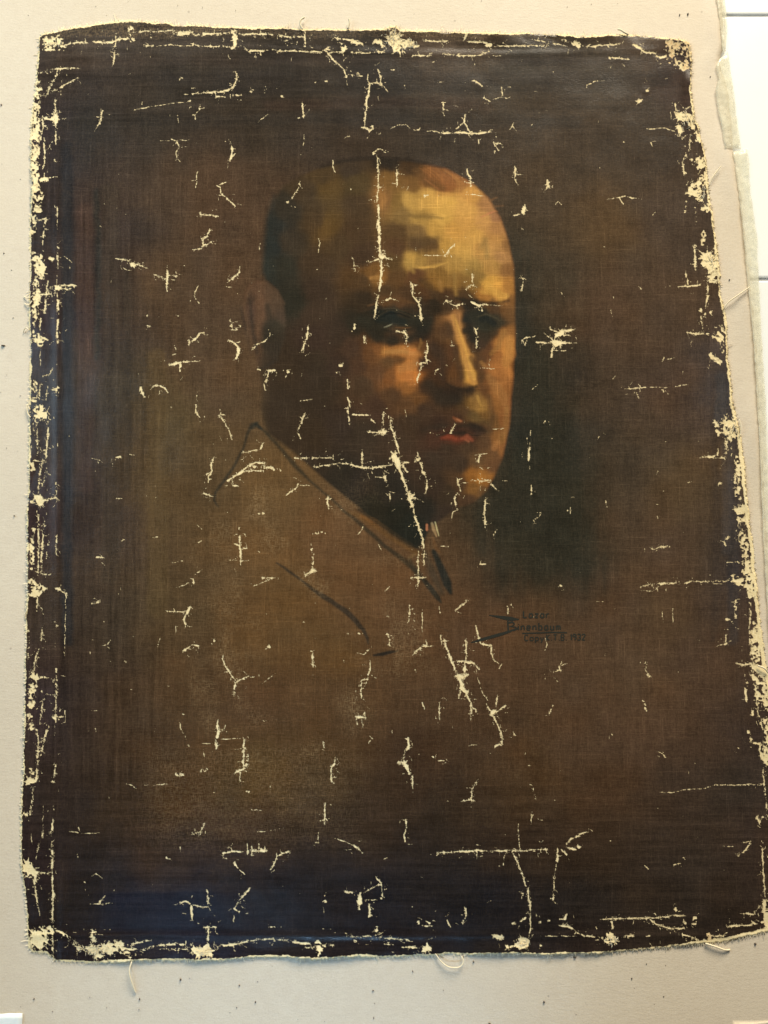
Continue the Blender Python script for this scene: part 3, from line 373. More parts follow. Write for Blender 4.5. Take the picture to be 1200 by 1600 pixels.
def crack(pts, w, wear=False, tint=False):
    if wear:
        m0 = pts[0]; mar = m0[0] < 92 or m0[1] < 80 or m0[1] > 1455 or m0[0] > np.interp(m0[1], [0, 300, 700, 1100, 1500], [1048, 1070, 1105, 1150, 1175])
        cap = (0.6 if w > 7.4 or tint else 0.1 if w > 4.6 else -0.5) if mar else (-0.3 if w > 3.2 else -0.55)
        if len(pts) == 1: pts = pts * 2
        for a, b in zip(pts, pts[1:]): seg(*a, *b, w, w, True, tint, cap)
        return
    # broken, wandering line
    q = [pts[0]]
    for a, b in zip(pts, pts[1:]):
        L = math.dist(a, b); n = max(1, int(L / 4))
        for k in range(1, n + 1):
            t = k / n
            j = 0.0 if k == n else 0.75
            q.append((a[0] + (b[0] - a[0]) * t + rl.uniform(-j, j), a[1] + (b[1] - a[1]) * t + rl.uniform(-j, j)))
    n = len(q) - 1
    ws = []
    for k in range(n + 1):
        e = min(k, n - k) / max(1, n)
        tp = min(1, 0.55 + e * 2.2) if n > 2 else 1
        ws.append(w * tp * rl.uniform(0.65, 1.25))
    for k in range(n):
        seg(*q[k], *q[k + 1], ws[k], ws[k + 1], False, tint)
    if w > 2.3:                        # ragged rays round a broad loss
        for (px, py) in pts:
            for k in range(int(5 + w)):
                an = rl.uniform(0, 2 * math.pi); L = w * rl.uniform(.9, 1.7) + 1.5; an2 = an + rl.uniform(-.25, .25)
                seg(px, py, px + math.cos(an) * L * .6, py + math.sin(an) * L * .6, w * .35, .8); seg(px + math.cos(an) * L * .6, py + math.sin(an) * L * .6, px + math.cos(an2) * L, py + math.sin(an2) * L, .8, .25)
    # hair cracks that leave the line
    if w >= 0.7:
        for k in range(n):
            if rl.random() < (0.34 if w > 1.1 else 0.2):
                x, y = q[k]; an = rl.uniform(0, 2 * math.pi); L = rl.uniform(2, 5.5) + ws[k] * 1.3
                mx, my = x + math.cos(an) * L * .6, y + math.sin(an) * L * .6
                an += rl.uniform(-.7, .7)
                seg(x, y, mx, my, 0.55, 0.4); seg(mx, my, mx + math.cos(an) * L * .6, my + math.sin(an) * L * .6, 0.4, 0.1)
        # fine hairs further out, along the weave
        L_all = sum(math.dist(a, b) for a, b in zip(pts, pts[1:]))
        for k in range(int(L_all / 9) + 1):
            x, y = q[rl.randrange(n + 1)]; x += rl.gauss(0, 6); y += rl.gauss(0, 6)
            an = rl.choice([0, math.pi / 2]) + rl.gauss(0, .5); L = rl.uniform(3, 10)
            for s_ in range(3):
                x2, y2 = x + math.cos(an) * L / 3, y + math.sin(an) * L / 3
                seg(x, y, x2, y2, .22, .22); x, y = x2, y2; an += rl.gauss(0, .5)
        # worn halo of broken paint on the thread tops
        for a, b in zip(pts, pts[1:]): seg(*a, *b, w + 4.5, w + 4.5, True, False, -0.72)
for (ox, oy), s in LOSS.items():
    for item in s.replace('\n', '').split('|'):
        if not item.strip(): continue
        h_, ps = item.split(':'); h_ = h_.strip()
        wear = h_[0] in 'wt'; tint = h_[0] == 't'
        w_ = float(h_.lstrip('wt')) / 4.0
        v = [float(a) for a in ps.split()]
        pts = [(ox + v[i] / 4, oy + v[i + 1] / 4) for i in range(0, len(v) - 1, 2)]
        crack(pts, w_ if wear else max(0.5, w_ * 0.78), wear, tint)
MARG = (GX < 92) | (GY < 82) | (GY > 1452) | (GX > np.interp(GY, [0, 300, 700, 1100, 1500], [1052, 1075, 1110, 1155, 1182]))
isl = smooth(.18, .5, vnoise(GX, GY, 3.4, 3.4, 84) * .7 + vnoise(GX, GY, 9, 7, 85) * .6)
FLD = np.where(MARG & (FLD > .3), FLD - isl * (np.minimum(FLD, 3) + 1.2), FLD).astype(np.float32)
# tiny stray losses all over
for k in range(230):
    x, y = rl.uniform(95, 1170), rl.uniform(70, 1470)
    if k % 3 == 0:
        a = rl.choice([0, math.pi / 2]) + rl.uniform(-.4, .4); L = rl.uniform(2, 7)
        seg(x, y, x + math.cos(a) * L, y + math.sin(a) * L, .35, .2)
    else: seg(x, y, x + .5, y, rl.uniform(.3, .6), .3)
# bare cut edge of the cloth
bare = 0.9 - edge + vnoise(GX, GY, 3.2, 3.2, 9) * 1.0 + vnoise(GX, GY, 14, 14, 10) * 1.3
side = np.interp(GY, [0, 60, 1440, 1500], [1.9, .5, .5, 2.3]) + np.clip((GX - 1060) / 20, 0, 1) * np.interp(GY, [0, 500, 700, 1600], [.3, 1.5, 4.2, 4.0])
FLD = np.maximum(FLD, np.clip(bare + side - 0.4, -9, 4))

# ------------------------------------------------------------------ the paint
def pts_of(s, f=lambda x, y: (x, y)):
    r = []
    for it in s.replace('\n', '|').split('|'):
        v = [float(a) for a in it.split()]
        if len(v) == 5: r.append((*f(v[0], v[1]), *lin(v[2:])))
    return np.array(r)
def shade_up(p, k=1.06):
    p = p.copy(); l_ = p[:, 2:].sum(1) / 3
    f = 1 + (k * k - 1) * np.clip((.085 - l_) / .04, 0, 1) * np.clip((l_ - .018) / .012, 0, 1)
    p[:, 2:] *= f[:, None]; return p
def idw(pts, X, Y, soft, pw, ax=1.0, ay=1.0):
    num = np.zeros(X.shape + (3,), np.float32); den = np.zeros(X.shape, np.float32)
    for x, y, r, g, b_ in pts:
        w_ = (((X - x) * ax) ** 2 + ((Y - y) * ay) ** 2 + soft * soft) ** (-pw)
        w_ = (w_ * soft ** (2 * pw)).astype(np.float32)
        den += w_
        num[..., 0] += w_ * r; num[..., 1] += w_ * g; num[..., 2] += w_ * b_
    return num / den[..., None]
def upsample(f, step, X, Y):
    """evaluate f on a coarse grid and read it back bilinearly"""
    cx = np.arange(X0 - step, X1 + 2 * step, step); cy = np.arange(Y0 - step, Y1 + 2 * step, step)
    A = f(*np.meshgrid(cx, cy))
    fx, fy = (X - cx[0]) / step, (Y - cy[0]) / step
    ix, iy = np.clip(fx.astype(int), 0, len(cx) - 2), np.clip(fy.astype(int), 0, len(cy) - 2)
    tx, ty = (fx - ix)[..., None], (fy - iy)[..., None]
    return ((A[iy, ix] * (1 - tx) + A[iy, ix + 1] * tx) * (1 - ty) + (A[iy + 1, ix] * (1 - tx) + A[iy + 1, ix + 1] * tx) * ty)
# brushwork warp so that the passages do not end in straight fades
WX = vnoise(GX, GY, 26, 26, 21) * 7 + vnoise(GX, GY, 9, 9, 22) * 2.5
WY = vnoise(GX, GY, 26, 26, 23) * 7 + vnoise(GX, GY, 9, 9, 24) * 2.5
COL = upsample(lambda X, Y: idw(pts_of(BACK), X, Y, 46, 1.9), 8, GX + WX * 1.6, GY + WY * 1.6)
def lay(mask, c, alpha=1.0):
    global COL
    c = np.asarray(lin(c), np.float32) if not isinstance(c, np.ndarray) else c
    a = (mask * alpha)[..., None]; COL = COL * (1 - a) + c * a
def brush(pts, w, soft, c, alpha=1.0, wob=0.0, seed=1):
    """a painted stroke; w is a list of half widths along pts"""
    m_ = np.zeros(GX.shape)
    ws = w if isinstance(w, (list, tuple)) else [w] * len(pts)
    for (a, wa), (b_, wb) in zip(zip(pts, ws), zip(pts[1:], ws[1:])):
        r = max(wa, wb) + soft + 4
        i0, i1 = max(0, int((min(a[0], b_[0]) - r - X0) / ST)), min(NX, int((max(a[0], b_[0]) + r - X0) / ST) + 2)
        j0, j1 = max(0, int((min(a[1], b_[1]) - r - Y0) / ST)), min(NY, int((max(a[1], b_[1]) + r - Y0) / ST) + 2)
        if i1 <= i0 or j1 <= j0: continue
        X, Y = GX[j0:j1, i0:i1], GY[j0:j1, i0:i1]
        if wob: X = X + vnoise(X, Y, 14, 14, seed) * wob; Y = Y + vnoise(X, Y, 14, 14, seed + 1) * wob
        ex, ey = b_[0] - a[0], b_[1] - a[1]; L = ex * ex + ey * ey + 1e-6
        t = np.clip(((X - a[0]) * ex + (Y - a[1]) * ey) / L, 0, 1)
        d = np.sqrt((X - a[0] - t * ex) ** 2 + (Y - a[1] - t * ey) ** 2)
        m_[j0:j1, i0:i1] = np.maximum(m_[j0:j1, i0:i1], smooth(-soft, soft, wa + (wb - wa) * t - d))
    lay(m_, c, alpha); return m_

# vertical and horizontal bands of thin glaze
for x, a, b_, hw, c, al in ((104, 230, 1000, 9, (38, 40, 43), .8), (132, 330, 760, 13, (68, 52, 45), .32), (151, 300, 560, 5, (40, 43, 41), .7), (118, 520, 800, 6, (60, 50, 40), .4), (172, 300, 900, 14, (55, 50, 42), .4),
                             (197, 420, 760, 6, (50, 46, 40), .5), (245, 560, 950, 16, (84, 70, 46), .45), (97, 1000, 1400, 8, (42, 36, 34), .6), (1145, 600, 1000, 9, (50, 52, 56), .5), (1116, 640, 1000, 6, (54, 48, 44), .5),
                             (1126, 590, 655, 10, (60, 62, 66), .75), (1135, 700, 860, 8, (70, 70, 72), .4)):
    brush([(x, a), (x + 3, (a + b_) / 2), (x, b_)], hw, 5, c, al, 2.5, int(x))
for y, a, b_, hw, c, al in ((92, 100, 1050, 7, (52, 46, 42), .5), (118, 90, 1040, 10, (42, 40, 39), .5), (136, 300, 1000, 9, (40, 40, 40), .35), (160, 420, 760, 8, (58, 46, 40), .35), (186, 90, 900, 10, (42, 41, 39), .45)):
    brush([(a, y + 5), ((a + b_) / 2, y), (b_, y + 4)], hw, 7, c, al, 4, int(y))
m_low = smooth(-4, 4, GY - 1394 - vnoise(GX, GY, 60, 400, 31) * 4) * smooth(430, 330, GX + 0 * GY) * smooth(130, 190, GX) * smooth(1462, 1450, GY)
lay(m_low, (25, 27, 37), .9)  # darker paint band, with the blue window glare put into its colour
m_low2 = smooth(-14, 14, GY - 1352 - (GX - 300) * .03) * smooth(240, 420, GX) * smooth(1000, 760, GX)
lay(m_low2, (27, 26, 28), .55)
lay(smooth(-10, 10, GY - 1290) * smooth(600, 640, GX) * smooth(900, 700, GX) * smooth(1345, 1320, GY), (39, 33, 29), .4)
st0 = vnoise(GX, GY, 7, 70, 33) + .6 * vnoise(GX, GY, 30, 30, 34)
# greenish shadow thrown to the right of the head
sh = poly_sdf([(800, 300), (818, 380), (826, 460), (832, 540), (868, 600), (902, 700), (922, 800), (938, 870), (934, 905), (905, 915), (880, 902), (850, 912), (800, 918), (775, 905), (765, 860), (745, 800), (770, 760), (795, 700), (803, 600), (803, 460), (796, 380)], GX + WX, GY + WY * .8)
lay(smooth(-44, 30, sh + st0 * 12) * smooth(250, 420, GY + 0 * GX), (40, 42, 36), .80)

HEAD = [(590,247),(642,251),(699,265),(736,286),(762,309),(781,339),(794,376),(802,417),(804,462),(804,530),(802,586),(798,635),(794,672),(785,714),(772,744),(759,768),(740,785),(710,796),(691,811),(672,822),
        (662,850),(650,858),(600,824),(560,793),(510,752),(460,708),(418,678),(408,640),(410,600),(405,574),(410,540),(412,500),(414,440),(412,420),(415,380),(419,340),(428,312),(445,290),(470,275),(500,262),(540,251)]
EARP = [(382,470),(387,450),(400,438),(415,440),(432,455),(443,475),(447,500),(445,530),(435,560),(420,574),(404,575),(395,545),(387,510)]
JACK = [(400,660),(418,680),(460,712),(510,756),(560,797),(600,850),(650,890),(700,940),(640,960),(600,1010),(575,1020),(570,1100),(400,1120),(300,1080),(290,900),(330,800),(338,770),(378,706)]
FX, FY = vnoise(GX, GY, 5, 5, 91) * 1.1, vnoise(GX, GY, 5, 5, 92) * 1.1
hs = poly_sdf(HEAD, GX + WX * .12, GY + WY * .12)
S5 = 1 / 2.667
face = upsample(lambda X, Y: idw(shade_up(pts_of(FACE, lambda x, y: (380 + x * S5, 230 + y * S5))), X, Y, 5.6, 2.5), 2.6, GX + WX * .5 + FX, GY + WY * .5 + FY)
hm = smooth(-3.2, 3.2, hs)
hm = np.where(GX < 470, smooth(-5, 5, hs), hm) * np.where(GY > 690, 1 - 0.0 * GX, 1)
jaw_fade = 1 - .35 * smooth(425, 410, GX) * smooth(560, 600, GY)
lay(hm * jaw_fade, face)
es = poly_sdf(EARP, GX + WX * .12, GY + WY * .12)
lay(smooth(-3.5, 3.5, es), idw(shade_up(pts_of(EAR, lambda x, y: (380 + x * S5, 230 + y * S5)), 1.22), GX, GY, 7, 2.0).astype(np.float32))
# ear rims
brush([(384,515),(380,488),(381,466),(388,447),(402,436),(420,440),(436,456)], [1,1.6,1.6,1.6,1.4,1.2,1], 2, (50, 41, 34), .65)
brush([(383,500),(381,475),(386,452),(400,439),(416,442),(432,455),(443,474)], [1.5,2.5,3,3,3,3,2], 3, (82, 63, 48), .75)
brush([(391,470),(393,500),(398,530),(402,552)], [2,3,3,2], 3, (46, 41, 36), .7)
brush([(403,470),(405,495),(402,520)], [4,5,4], 4, (84, 64, 48), .6)
brush([(418,478),(422,498),(416,520),(412,538)], [4,6,6,4], 5, (50, 45, 37), .7)
brush([(376,480),(384,520),(392,552)], [2,2,2], 3, (56, 47, 40), .5)
brush([(405,578),(420,570),(434,562)], [2,3,2], 3, (48, 42, 36), .6)
# crown line and hair
brush([(500,262),(540,250),(590,246),(642,250),(690,262)], [2,3,3.2,3,1], 3, (38, 33, 28), .75)
brush([(428,305),(420,340),(417,380),(413,425)], [2,5,7,5], 6, (40, 43, 40), .6)
for k in range(16):
    x = 655 + k * 6.5; y = 262 + max(0, k - 4) * 2.2
    if x > 722: break
    brush([(x, y), (x + 14, y + 9), (x + 24, y + 20)], [.4, 1.1, .3], 1.4, rl.choice([(150, 96, 50), (96, 62, 36), (150, 104, 58), (116, 74, 43)]), .42)
# forehead: broken scumbled strokes
for k in range(90):
    x, y = rl.uniform(640, 785), rl.uniform(285, 470)
    ci, cj = int((x - X0) / ST), int((y - Y0) / ST)
    c0 = COL[cj, ci]; f_ = rl.uniform(.88, 1.15)
    L = rl.uniform(5, 16); a_ = rl.uniform(-.5, .25)
    brush([(x, y), (x + L * math.cos(a_), y + L * math.sin(a_))], [rl.uniform(.8, 2), .6], 1.6, np.asarray(c0 * np.array([f_, f_, f_ * rl.uniform(.9, 1.05)]), np.float32), .6)
brush([(592,300),(600,312),(596,322)], [4,6,4], 4, (150, 102, 54), .6, 2)
brush([(640,335),(655,340),(675,338),(690,342)], [2,4,4,2], 4, (110, 84, 46), .6, 2)
brush([(645,372),(662,376),(680,374)], [6,9,6], 6, (78, 60, 39), .5, 4)
brush([(634,406),(641,414),(646,424)], [3,5,3], 3, (150, 114, 58), .55, 2)
brush([(646,416),(665,418),(690,412)], [2,2.4,1], 1.6, (160, 120, 60), .7, 1)
brush([(688,440),(690,454)], [4,3], 3, (136, 98, 52), .7, 1.5)
brush([(710,430),(713,460)], [3,3], 3, (134, 102, 54), .6, 1.5)
brush([(660,440),(675,452),(690,466)], [6,7,6], 6, (62, 48, 34), .6, 3)
brush([(754,456),(770,454),(790,464)], [4,8,5], 3, (188, 138, 66), .7, 2.5)
brush([(764,446),(775,460),(784,470)], [4,5,3], 3, (192, 142, 68), .6, 2.5)
brush([(752,386),(758,376),(760,400)], [4,5,4], 5, (120, 96, 54), .5, 2)
brush([(735,425),(750,432),(745,445)], [6,7,6], 6, (118, 92, 50), .6, 3)
brush([(578,434),(590,433),(597,435)], [2,4,2], 2.4, (150, 104, 54), .8, 1)
brush([(652,268),(668,285),(690,296)], [5,8,6], 5, (92, 64, 36), .7, 2.5)
brush([(664,280),(680,292),(694,302)], [1,1.6,1], 1.6, (128, 82, 46), .7)
brush([(682,300),(700,304),(718,306)], [1,2.4,1], 1.8, (184, 132, 66), .7, 1)
brush([(752,339),(765,333),(774,330)], [.8,1.2,.6], 1, (176, 110, 72), .7)
brush([(655,418),(680,417),(700,409)], [1,1.6,.5], 1.2, (190, 142, 70), .6)
# brows, eyes
brush([(575,478),(600,470),(625,469),(650,474)], [1,2.2,2.6,1.2], 2.2, (92, 66, 42), .7)
brush([(560,487),(585,481),(612,481),(645,489)], [1,2,2,1], 2, (58, 46, 35), .7)
brush([(585,497),(605,484),(622,485),(640,491),(652,499)], [.6,1,1.1,.9,.5], .9, (27, 29, 27), .9)
brush([(598,482.5),(615,481.5),(632,487)], [.4,.9,.4], .9, (66, 60, 48), .8)
brush([(604,494),(612,490),(618,498),(610,503)], [5,5,4.5,3], 2.5, (28, 34, 36), .85)
brush([(600,511.5),(607,509),(612.5,506.5)], [.5,1,.4], .5, (126, 120, 98), .95)
brush([(617,511.5),(628,513),(640,512.5)], [.4,.9,.3], .9, (112, 74, 44), .6)
brush([(600,505),(588,500),(582,497)], [4,4,2], 3, (33, 35, 32), .7)
brush([(625,503),(640,503),(655,504)], [4,5,4], 3, (44, 41, 34), .7)
brush([(586,505),(600,516),(625,520),(648,512)], [1,2,2,1], 3, (44, 38, 31), .7)
brush([(600,546),(620,542),(640,545)], [1,2.6,2], 2, (162, 106, 54), .6)
brush([(642,549),(648,547)], [3,2.4], 2, (176, 106, 54), .7)
brush([(712,466),(740,472),(770,474),(795,470)], [2,3.5,3,1.5], 3, (42, 37, 31), .7)
brush([(745,497),(758,490),(772,494),(783,501)], [.6,1,1,.5], 1, (64, 58, 46), .8)
brush([(752,501),(760,499),(768,506)], [3.5,4.5,3.5], 2.5, (34, 38, 38), .8)
brush([(770,501),(774,506)], [1.6,1.6], 1.2, (28, 30, 30), .8)
brush([(752,522),(764,523),(776,520)], [.5,1,.5], 1, (72, 58, 42), .6)
brush([(724,470),(732,500),(742,530),(748,548)], [4,5,5,2], 4, (38, 37, 33), .6)
# nose
brush([(708,495),(714,512),(722,535),(730,560),(737,588),(741,597)], [4.2,4,4.6,5,5.6,4.5], 2.6, (172, 120, 61), .75)
brush([(712,500),(722,530),(733,565),(741,592)], [1,1.6,2,2.6], 1.6, (196, 142, 68), .6)
brush([(697,600),(712,607),(730,610),(744,604)], [1,3,4,2], 3, (44, 36, 29), .75)
brush([(690,560),(692,590),(697,602)], [2,4,2], 4, (52, 38, 30), .5)
# sockets
brush([(700,505),(708,535),(716,565),(722,590)], [4,5,6,5], 5, (70, 51, 36), .75)
brush([(741,540),(749,565),(756,588)], [3,4,4], 4, (74, 55, 38), .6)
brush([(738,492),(754,506),(770,512)], [8,13,9], 7, (47, 46, 38), .75)
brush([(745,520),(760,526),(774,522)], [5,7,4], 5, (56, 47, 37), .7)
brush([(752,499),(762,498),(772,506)], [4,6,4], 3, (36, 39, 37), .75)
brush([(745,495),(760,491),(775,497),(783,504)], [.6,1,1,.5], 1, (70, 64, 50), .7)
brush([(565,500),(585,508),(610,504),(640,505),(656,498)], [7,11,11,10,8], 7, (44, 43, 36), .7)
brush([(656,470),(664,490),(668,512)], [8,9,8], 7, (45, 40, 33), .7)
brush([(592,498),(610,497),(630,503)], [6,7,6], 3, (34, 38, 36), .75)
brush([(587,496),(606,484.5),(622,486),(640,492),(650,498)], [.6,1,1.1,.9,.5], 1, (62, 56, 44), .55)
brush([(590,499),(608,489),(624,490),(642,497)], [.6,1.2,1.2,.6], 1, (27, 29, 27), .8)
brush([(600,511.5),(607,509),(612.5,506.5)], [.5,1,.4], .5, (126, 120, 98), .95)
brush([(618,511.5),(630,512),(642,511.5)], [.5,1,.4], 1, (104, 72, 44), .6)
# mouth
brush([(682,681),(700,677),(724,676),(745,681)], [1,2,2,.8], 2.2, (46, 38, 32), .75)
brush([(689,686),(700,684.5),(712,685.5),(724,686),(735,685)], [2,5,4.4,3.4,2], 3, (112, 54, 38), .8, 1.5)
brush([(692,685),(702,683),(714,684)], [1,3,2], 2, (128, 62, 42), .7, 1.5)
brush([(722,685),(730,682.5),(737,687)], [1.6,3.8,2.4], 2.4, (132, 72, 50), .8, 1.5)
brush([(727,687),(732,690)], [1.4,1.6], 1.4, (150, 88, 60), .6)
brush([(694,692),(714,693),(730,692)], [.8,2,1], 2.4, (84, 48, 34), .55)
brush([(709,652),(714,655.5),(720,658)], [1.6,3,2], 2, (128, 76, 48), .8, 1)
brush([(714,655),(720,658)], [1,1.4], 1.2, (166, 108, 72), .6)
brush([(716,666),(735,664),(752,668),(760,674)], [2,4,4,2], 4, (44, 38, 32), .7)
brush([(660,672),(676,668),(700,664)], [3,4,3], 5, (50, 42, 34), .5)
# stronger lights and darks of the face, placed from life
brush([(598,551),(612,550),(628,550),(644,552)], [2,3.6,3.4,2.6], 2.4, (158, 110, 60), .75, 1.5)
brush([(641,552),(649,552)], [3.4,3.4], 2, (172, 112, 60), .7)
brush([(654,545),(658,536),(657,530)], [1.6,2.2,1.6], 1.6, (128, 90, 50), .7)
brush([(626,578),(640,572),(650,566)], [5,8,5], 4, (160, 106, 57), .75, 2.5)
brush([(640,588),(644,600)], [7,4], 4, (158, 98, 50), .8, 2.5)
brush([(604,594),(610,596)], [4,3], 3, (116, 72, 40), .6, 2)
brush([(600,566),(618,564),(632,562)], [2,3.4,1.6], 3.5, (84, 62, 41), .45, 2)
brush([(674,540),(690,560),(690,590)], [7,9,7], 7, (60, 46, 36), .6)
brush([(670,600),(688,622),(720,626)], [8,10,7], 8, (52, 44, 36), .7)
brush([(640,530),(660,515),(672,500)], [5,7,6], 6, (42, 40, 34), .7)
brush([(575,515),(590,530),(620,534),(640,530)], [5,6,6,4], 5, (44, 41, 34), .7)
brush([(736,560),(748,580),(752,596)], [4,4,3], 3, (76, 56, 38), .6)
brush([(787,520),(780,540),(768,552)], [5,4,3], 3, (142, 98, 52), .7, 2)
brush([(795,530),(797,552),(790,570)], [6,8,6], 4, (168, 112, 56), .75, 2.5)
brush([(752,566),(756,572)], [3,3], 2.4, (150, 104, 56), .6, 1)
brush([(764,590),(775,604),(786,620),(792,640)], [5,7,7,5], 4, (146, 98, 54), .7, 2.5)
brush([(793,640),(789,670),(782,690)], [4,5,5], 4, (134, 92, 50), .7, 2)
brush([(778,690),(772,700)], [4,5], 3, (152, 100, 56), .6, 1.5)
brush([(738,624),(746,618),(754,630),(756,642)], [3,5,5,2], 4, (140, 102, 55), .5, 2)
brush([(746,620),(751,634)], [2,1.6], 1.8, (168, 124, 62), .6, 1)
brush([(764,620),(770,650),(764,676)], [4,5,4], 5, (84, 64, 44), .6)
brush([(737,648),(748,656),(760,660)], [6,6,4], 5, (92, 74, 46), .5)
# neck, collar and tie
brush([(545,800),(575,812),(605,832),(640,855),(655,866)], [3,6,7,6,4], 3, (92, 69, 42), .85, 1)
brush([(565,806),(585,815),(605,829)], [2,4,2], 3, (118, 84, 48), .7)
brush([(640,872),(648,866)], [2,2], 2, (112, 92, 62), .7)
brush([(400,662),(420,680),(448,712),(457,722),(480,748),(510,772),(535,796),(565,820),(600,852),(632,876),(650,893)], [2,2,3.2,4,2,1.6,2.2,3.4,3.2,4,3], 2.6, (41, 41, 34), .78, 1)
brush([(560,796),(600,824),(640,850),(655,858)], [2,4,4,2], 4, (39, 39, 34), .8)
brush([(640,875),(655,900)], [3,5], 4, (44, 44, 36), .7)
brush([(660,904),(672,918),(684,934),(689,941)], [3,4.5,4,1.5], 2.2, (36, 40, 36), .85)
brush([(678,862),(690,890),(699,912),(704,926)], [4,6,7,3], 2.6, (33, 39, 37), .9)
brush([(664,865),(676,895),(690,925)], [5,7,5], 5, (52, 50, 42), .6)
brush([(667,820),(667,828)], [1.8,1.8], .9, (166, 104, 70), .9)
brush([(675,818),(678,828),(682,838)], [2,2.6,1], 1, (140, 118, 84), .9)
brush([(680,816),(683,828),(685.5,837)], [.8,1.2,.6], .8, (178, 168, 122), .9)
brush([(676,840),(680,855),(686,862)], [2,3,2], 2.4, (100, 74, 48), .6)
# shoulder and lapel drawing
brush([(402,660),(392,664),(387,676),(380,700),(372,716),(360,738),(345,757),(337,770),(335,782),(341,792)], [2,3,2.2,2,2,2.6,2.4,2,2,1], 2.0, (42, 42, 36), .78, .8)
brush([(394,668),(400,664),(408,670)], [3,3.4,2], 1.6, (35, 40, 37), .7)
brush([(433,880),(452,893),(470,906),(490,922),(505,932),(522,943),(540,955),(556,970),(568,984),(574,998),(576,1006)], [1.2,2,1.6,2.6,4.4,3.4,4.2,4,3,2.4,1], 2.0, (40, 40, 36), .8, .8)
brush([(584,1024),(598,1022),(610,1019),(622,1017)], [1.4,3,2.6,.8], 1.4, (33, 34, 32), .9)
brush([(688,980),(700,986)], [1,1], 1.5, (44, 42, 36), .4)
# dry brush: fine streaks along the strokes
vert = smooth(320, 200, GX) * smooth(200, 320, GY)
hor = np.clip(smooth(250, 150, GY) + smooth(1180, 1300, GY), 0, 1)
st_v = vnoise(GX, GY, 3.2, 60, 41) + .6 * vnoise(GX, GY, 7, 110, 42)
st_h = vnoise(GX, GY, 60, 3.0, 43) + .6 * vnoise(GX, GY, 120, 7, 44)
blot = vnoise(GX, GY, 22, 22, 45) + .6 * vnoise(GX, GY, 9, 9, 46)
onface = hm
mod = 1 + (.07 + .12 * vert) * st_v * (1 - hor * .7) * (1 - .5 * onface) + (.05 + .14 * hor) * st_h * (1 - .5 * onface) + .10 * blot * (1 - .3 * onface)
rs_ = np.random.RandomState(5); wn = rs_.randn(NY, NX)
def rollmean(a, n, ax): return sum(np.roll(a, k, ax) for k in range(n)) / math.sqrt(n)
grain = .030 * wn + .035 * rollmean(wn, 7, 0) + .035 * rollmean(rs_.randn(NY, NX), 7, 1) + .03 * rollmean(rs_.randn(NY, NX), 26, 0) * (1 - hor) + .03 * rollmean(rs_.randn(NY, NX), 26, 1)
grain *= 1 - .35 * onface
COL = COL * np.clip(mod + grain, .3, 2)[..., None]
hue = vnoise(GX, GY, 45, 45, 51)
COL = COL * (1 + np.stack([.05 * hue, 0 * hue, -.07 * hue], -1))
# how far the threads have been rubbed through
RUB = .15 + .65 * smooth(.0, .9, vnoise(GX, GY, 70, 70, 61) + .5 * vnoise(GX, GY, 25, 25, 62)) * smooth(200, 330, GX) * smooth(640, 760, GY) * smooth(1340, 1280, GY) * smooth(720, 600, GX)
RUB = np.maximum(RUB, .5 * smooth(1150, 1180, GY) * smooth(180, 260, GX) * smooth(620, 500, GX) * smooth(1360, 1300, GY))
RUB = np.maximum(RUB, .95 * smooth(66, 52, GY + vnoise(GX, GY, 30, 6, 63) * 5))
RUB *= (1 - .6 * onface) * np.clip(COL.sum(-1) / .13, .25, 1)

# ------------------------------------------------------------------ relief of the slack cloth
COL = COL * (np.array([1.20, 1.09, 1.03]) * (1 - onface[..., None]) + np.array([1.0, 1.01, 1.0]) * onface[..., None])
hl_ = (np.clip((COL.sum(-1) - .18) / .3, 0, 1) * onface)[..., None]
COL = COL * (1 + hl_ * np.array([.16, .22, .30]))
KEY = 1.13     # light that falls on the cloth
ALB = np.clip(COL / KEY - 0.001, 0.0015, 0.8)
Z = CAN_Z + 0.0006 + 0.0005 * vnoise(GX, GY, 150, 150, 71) + 0.00035 * vnoise(GX, GY, 60, 60, 72) + 0.00010 * vnoise(GX, GY, 22, 22, 73)
Z += 0.0003 * np.exp(-((GX - 89) / 7) ** 2) + 0.0002 * np.exp(-((GY - 78 + 6 * np.sin(GX / 160)) / 6) ** 2) + 0.0004 * np.exp(-((GX - np.interp(GY, [0, 300, 700, 1100, 1500], [1062, 1085, 1120, 1165, 1192])) / 7) ** 2)
Z += 0.0004 * np.exp(-((GY - 1462) / 6) ** 2)
Z += 0.00022 * RIDGE * (0.6 + .4 * vnoise(GX, GY, 12, 12, 74))
curl = np.clip(1 - edge / 26, 0, 1) ** 1.5
Z += curl * 0.0016 * np.clip(.35 + vnoise(GX, GY, 70, 70, 75) * 1.0 + .5 * vnoise(GX, GY, 25, 25, 76), 0, 1.3)
Z = np.maximum(Z, CAN_Z + .0003)
BARE_Z = np.clip(FLD, 0, 1) * 0.00012
Z -= BARE_Z
Zin = Z.copy()
Z = np.where(inside, Z, PAPER_Z + 0.0006)
V = P_np(GX.ravel(), GY.ravel(), Z.ravel())

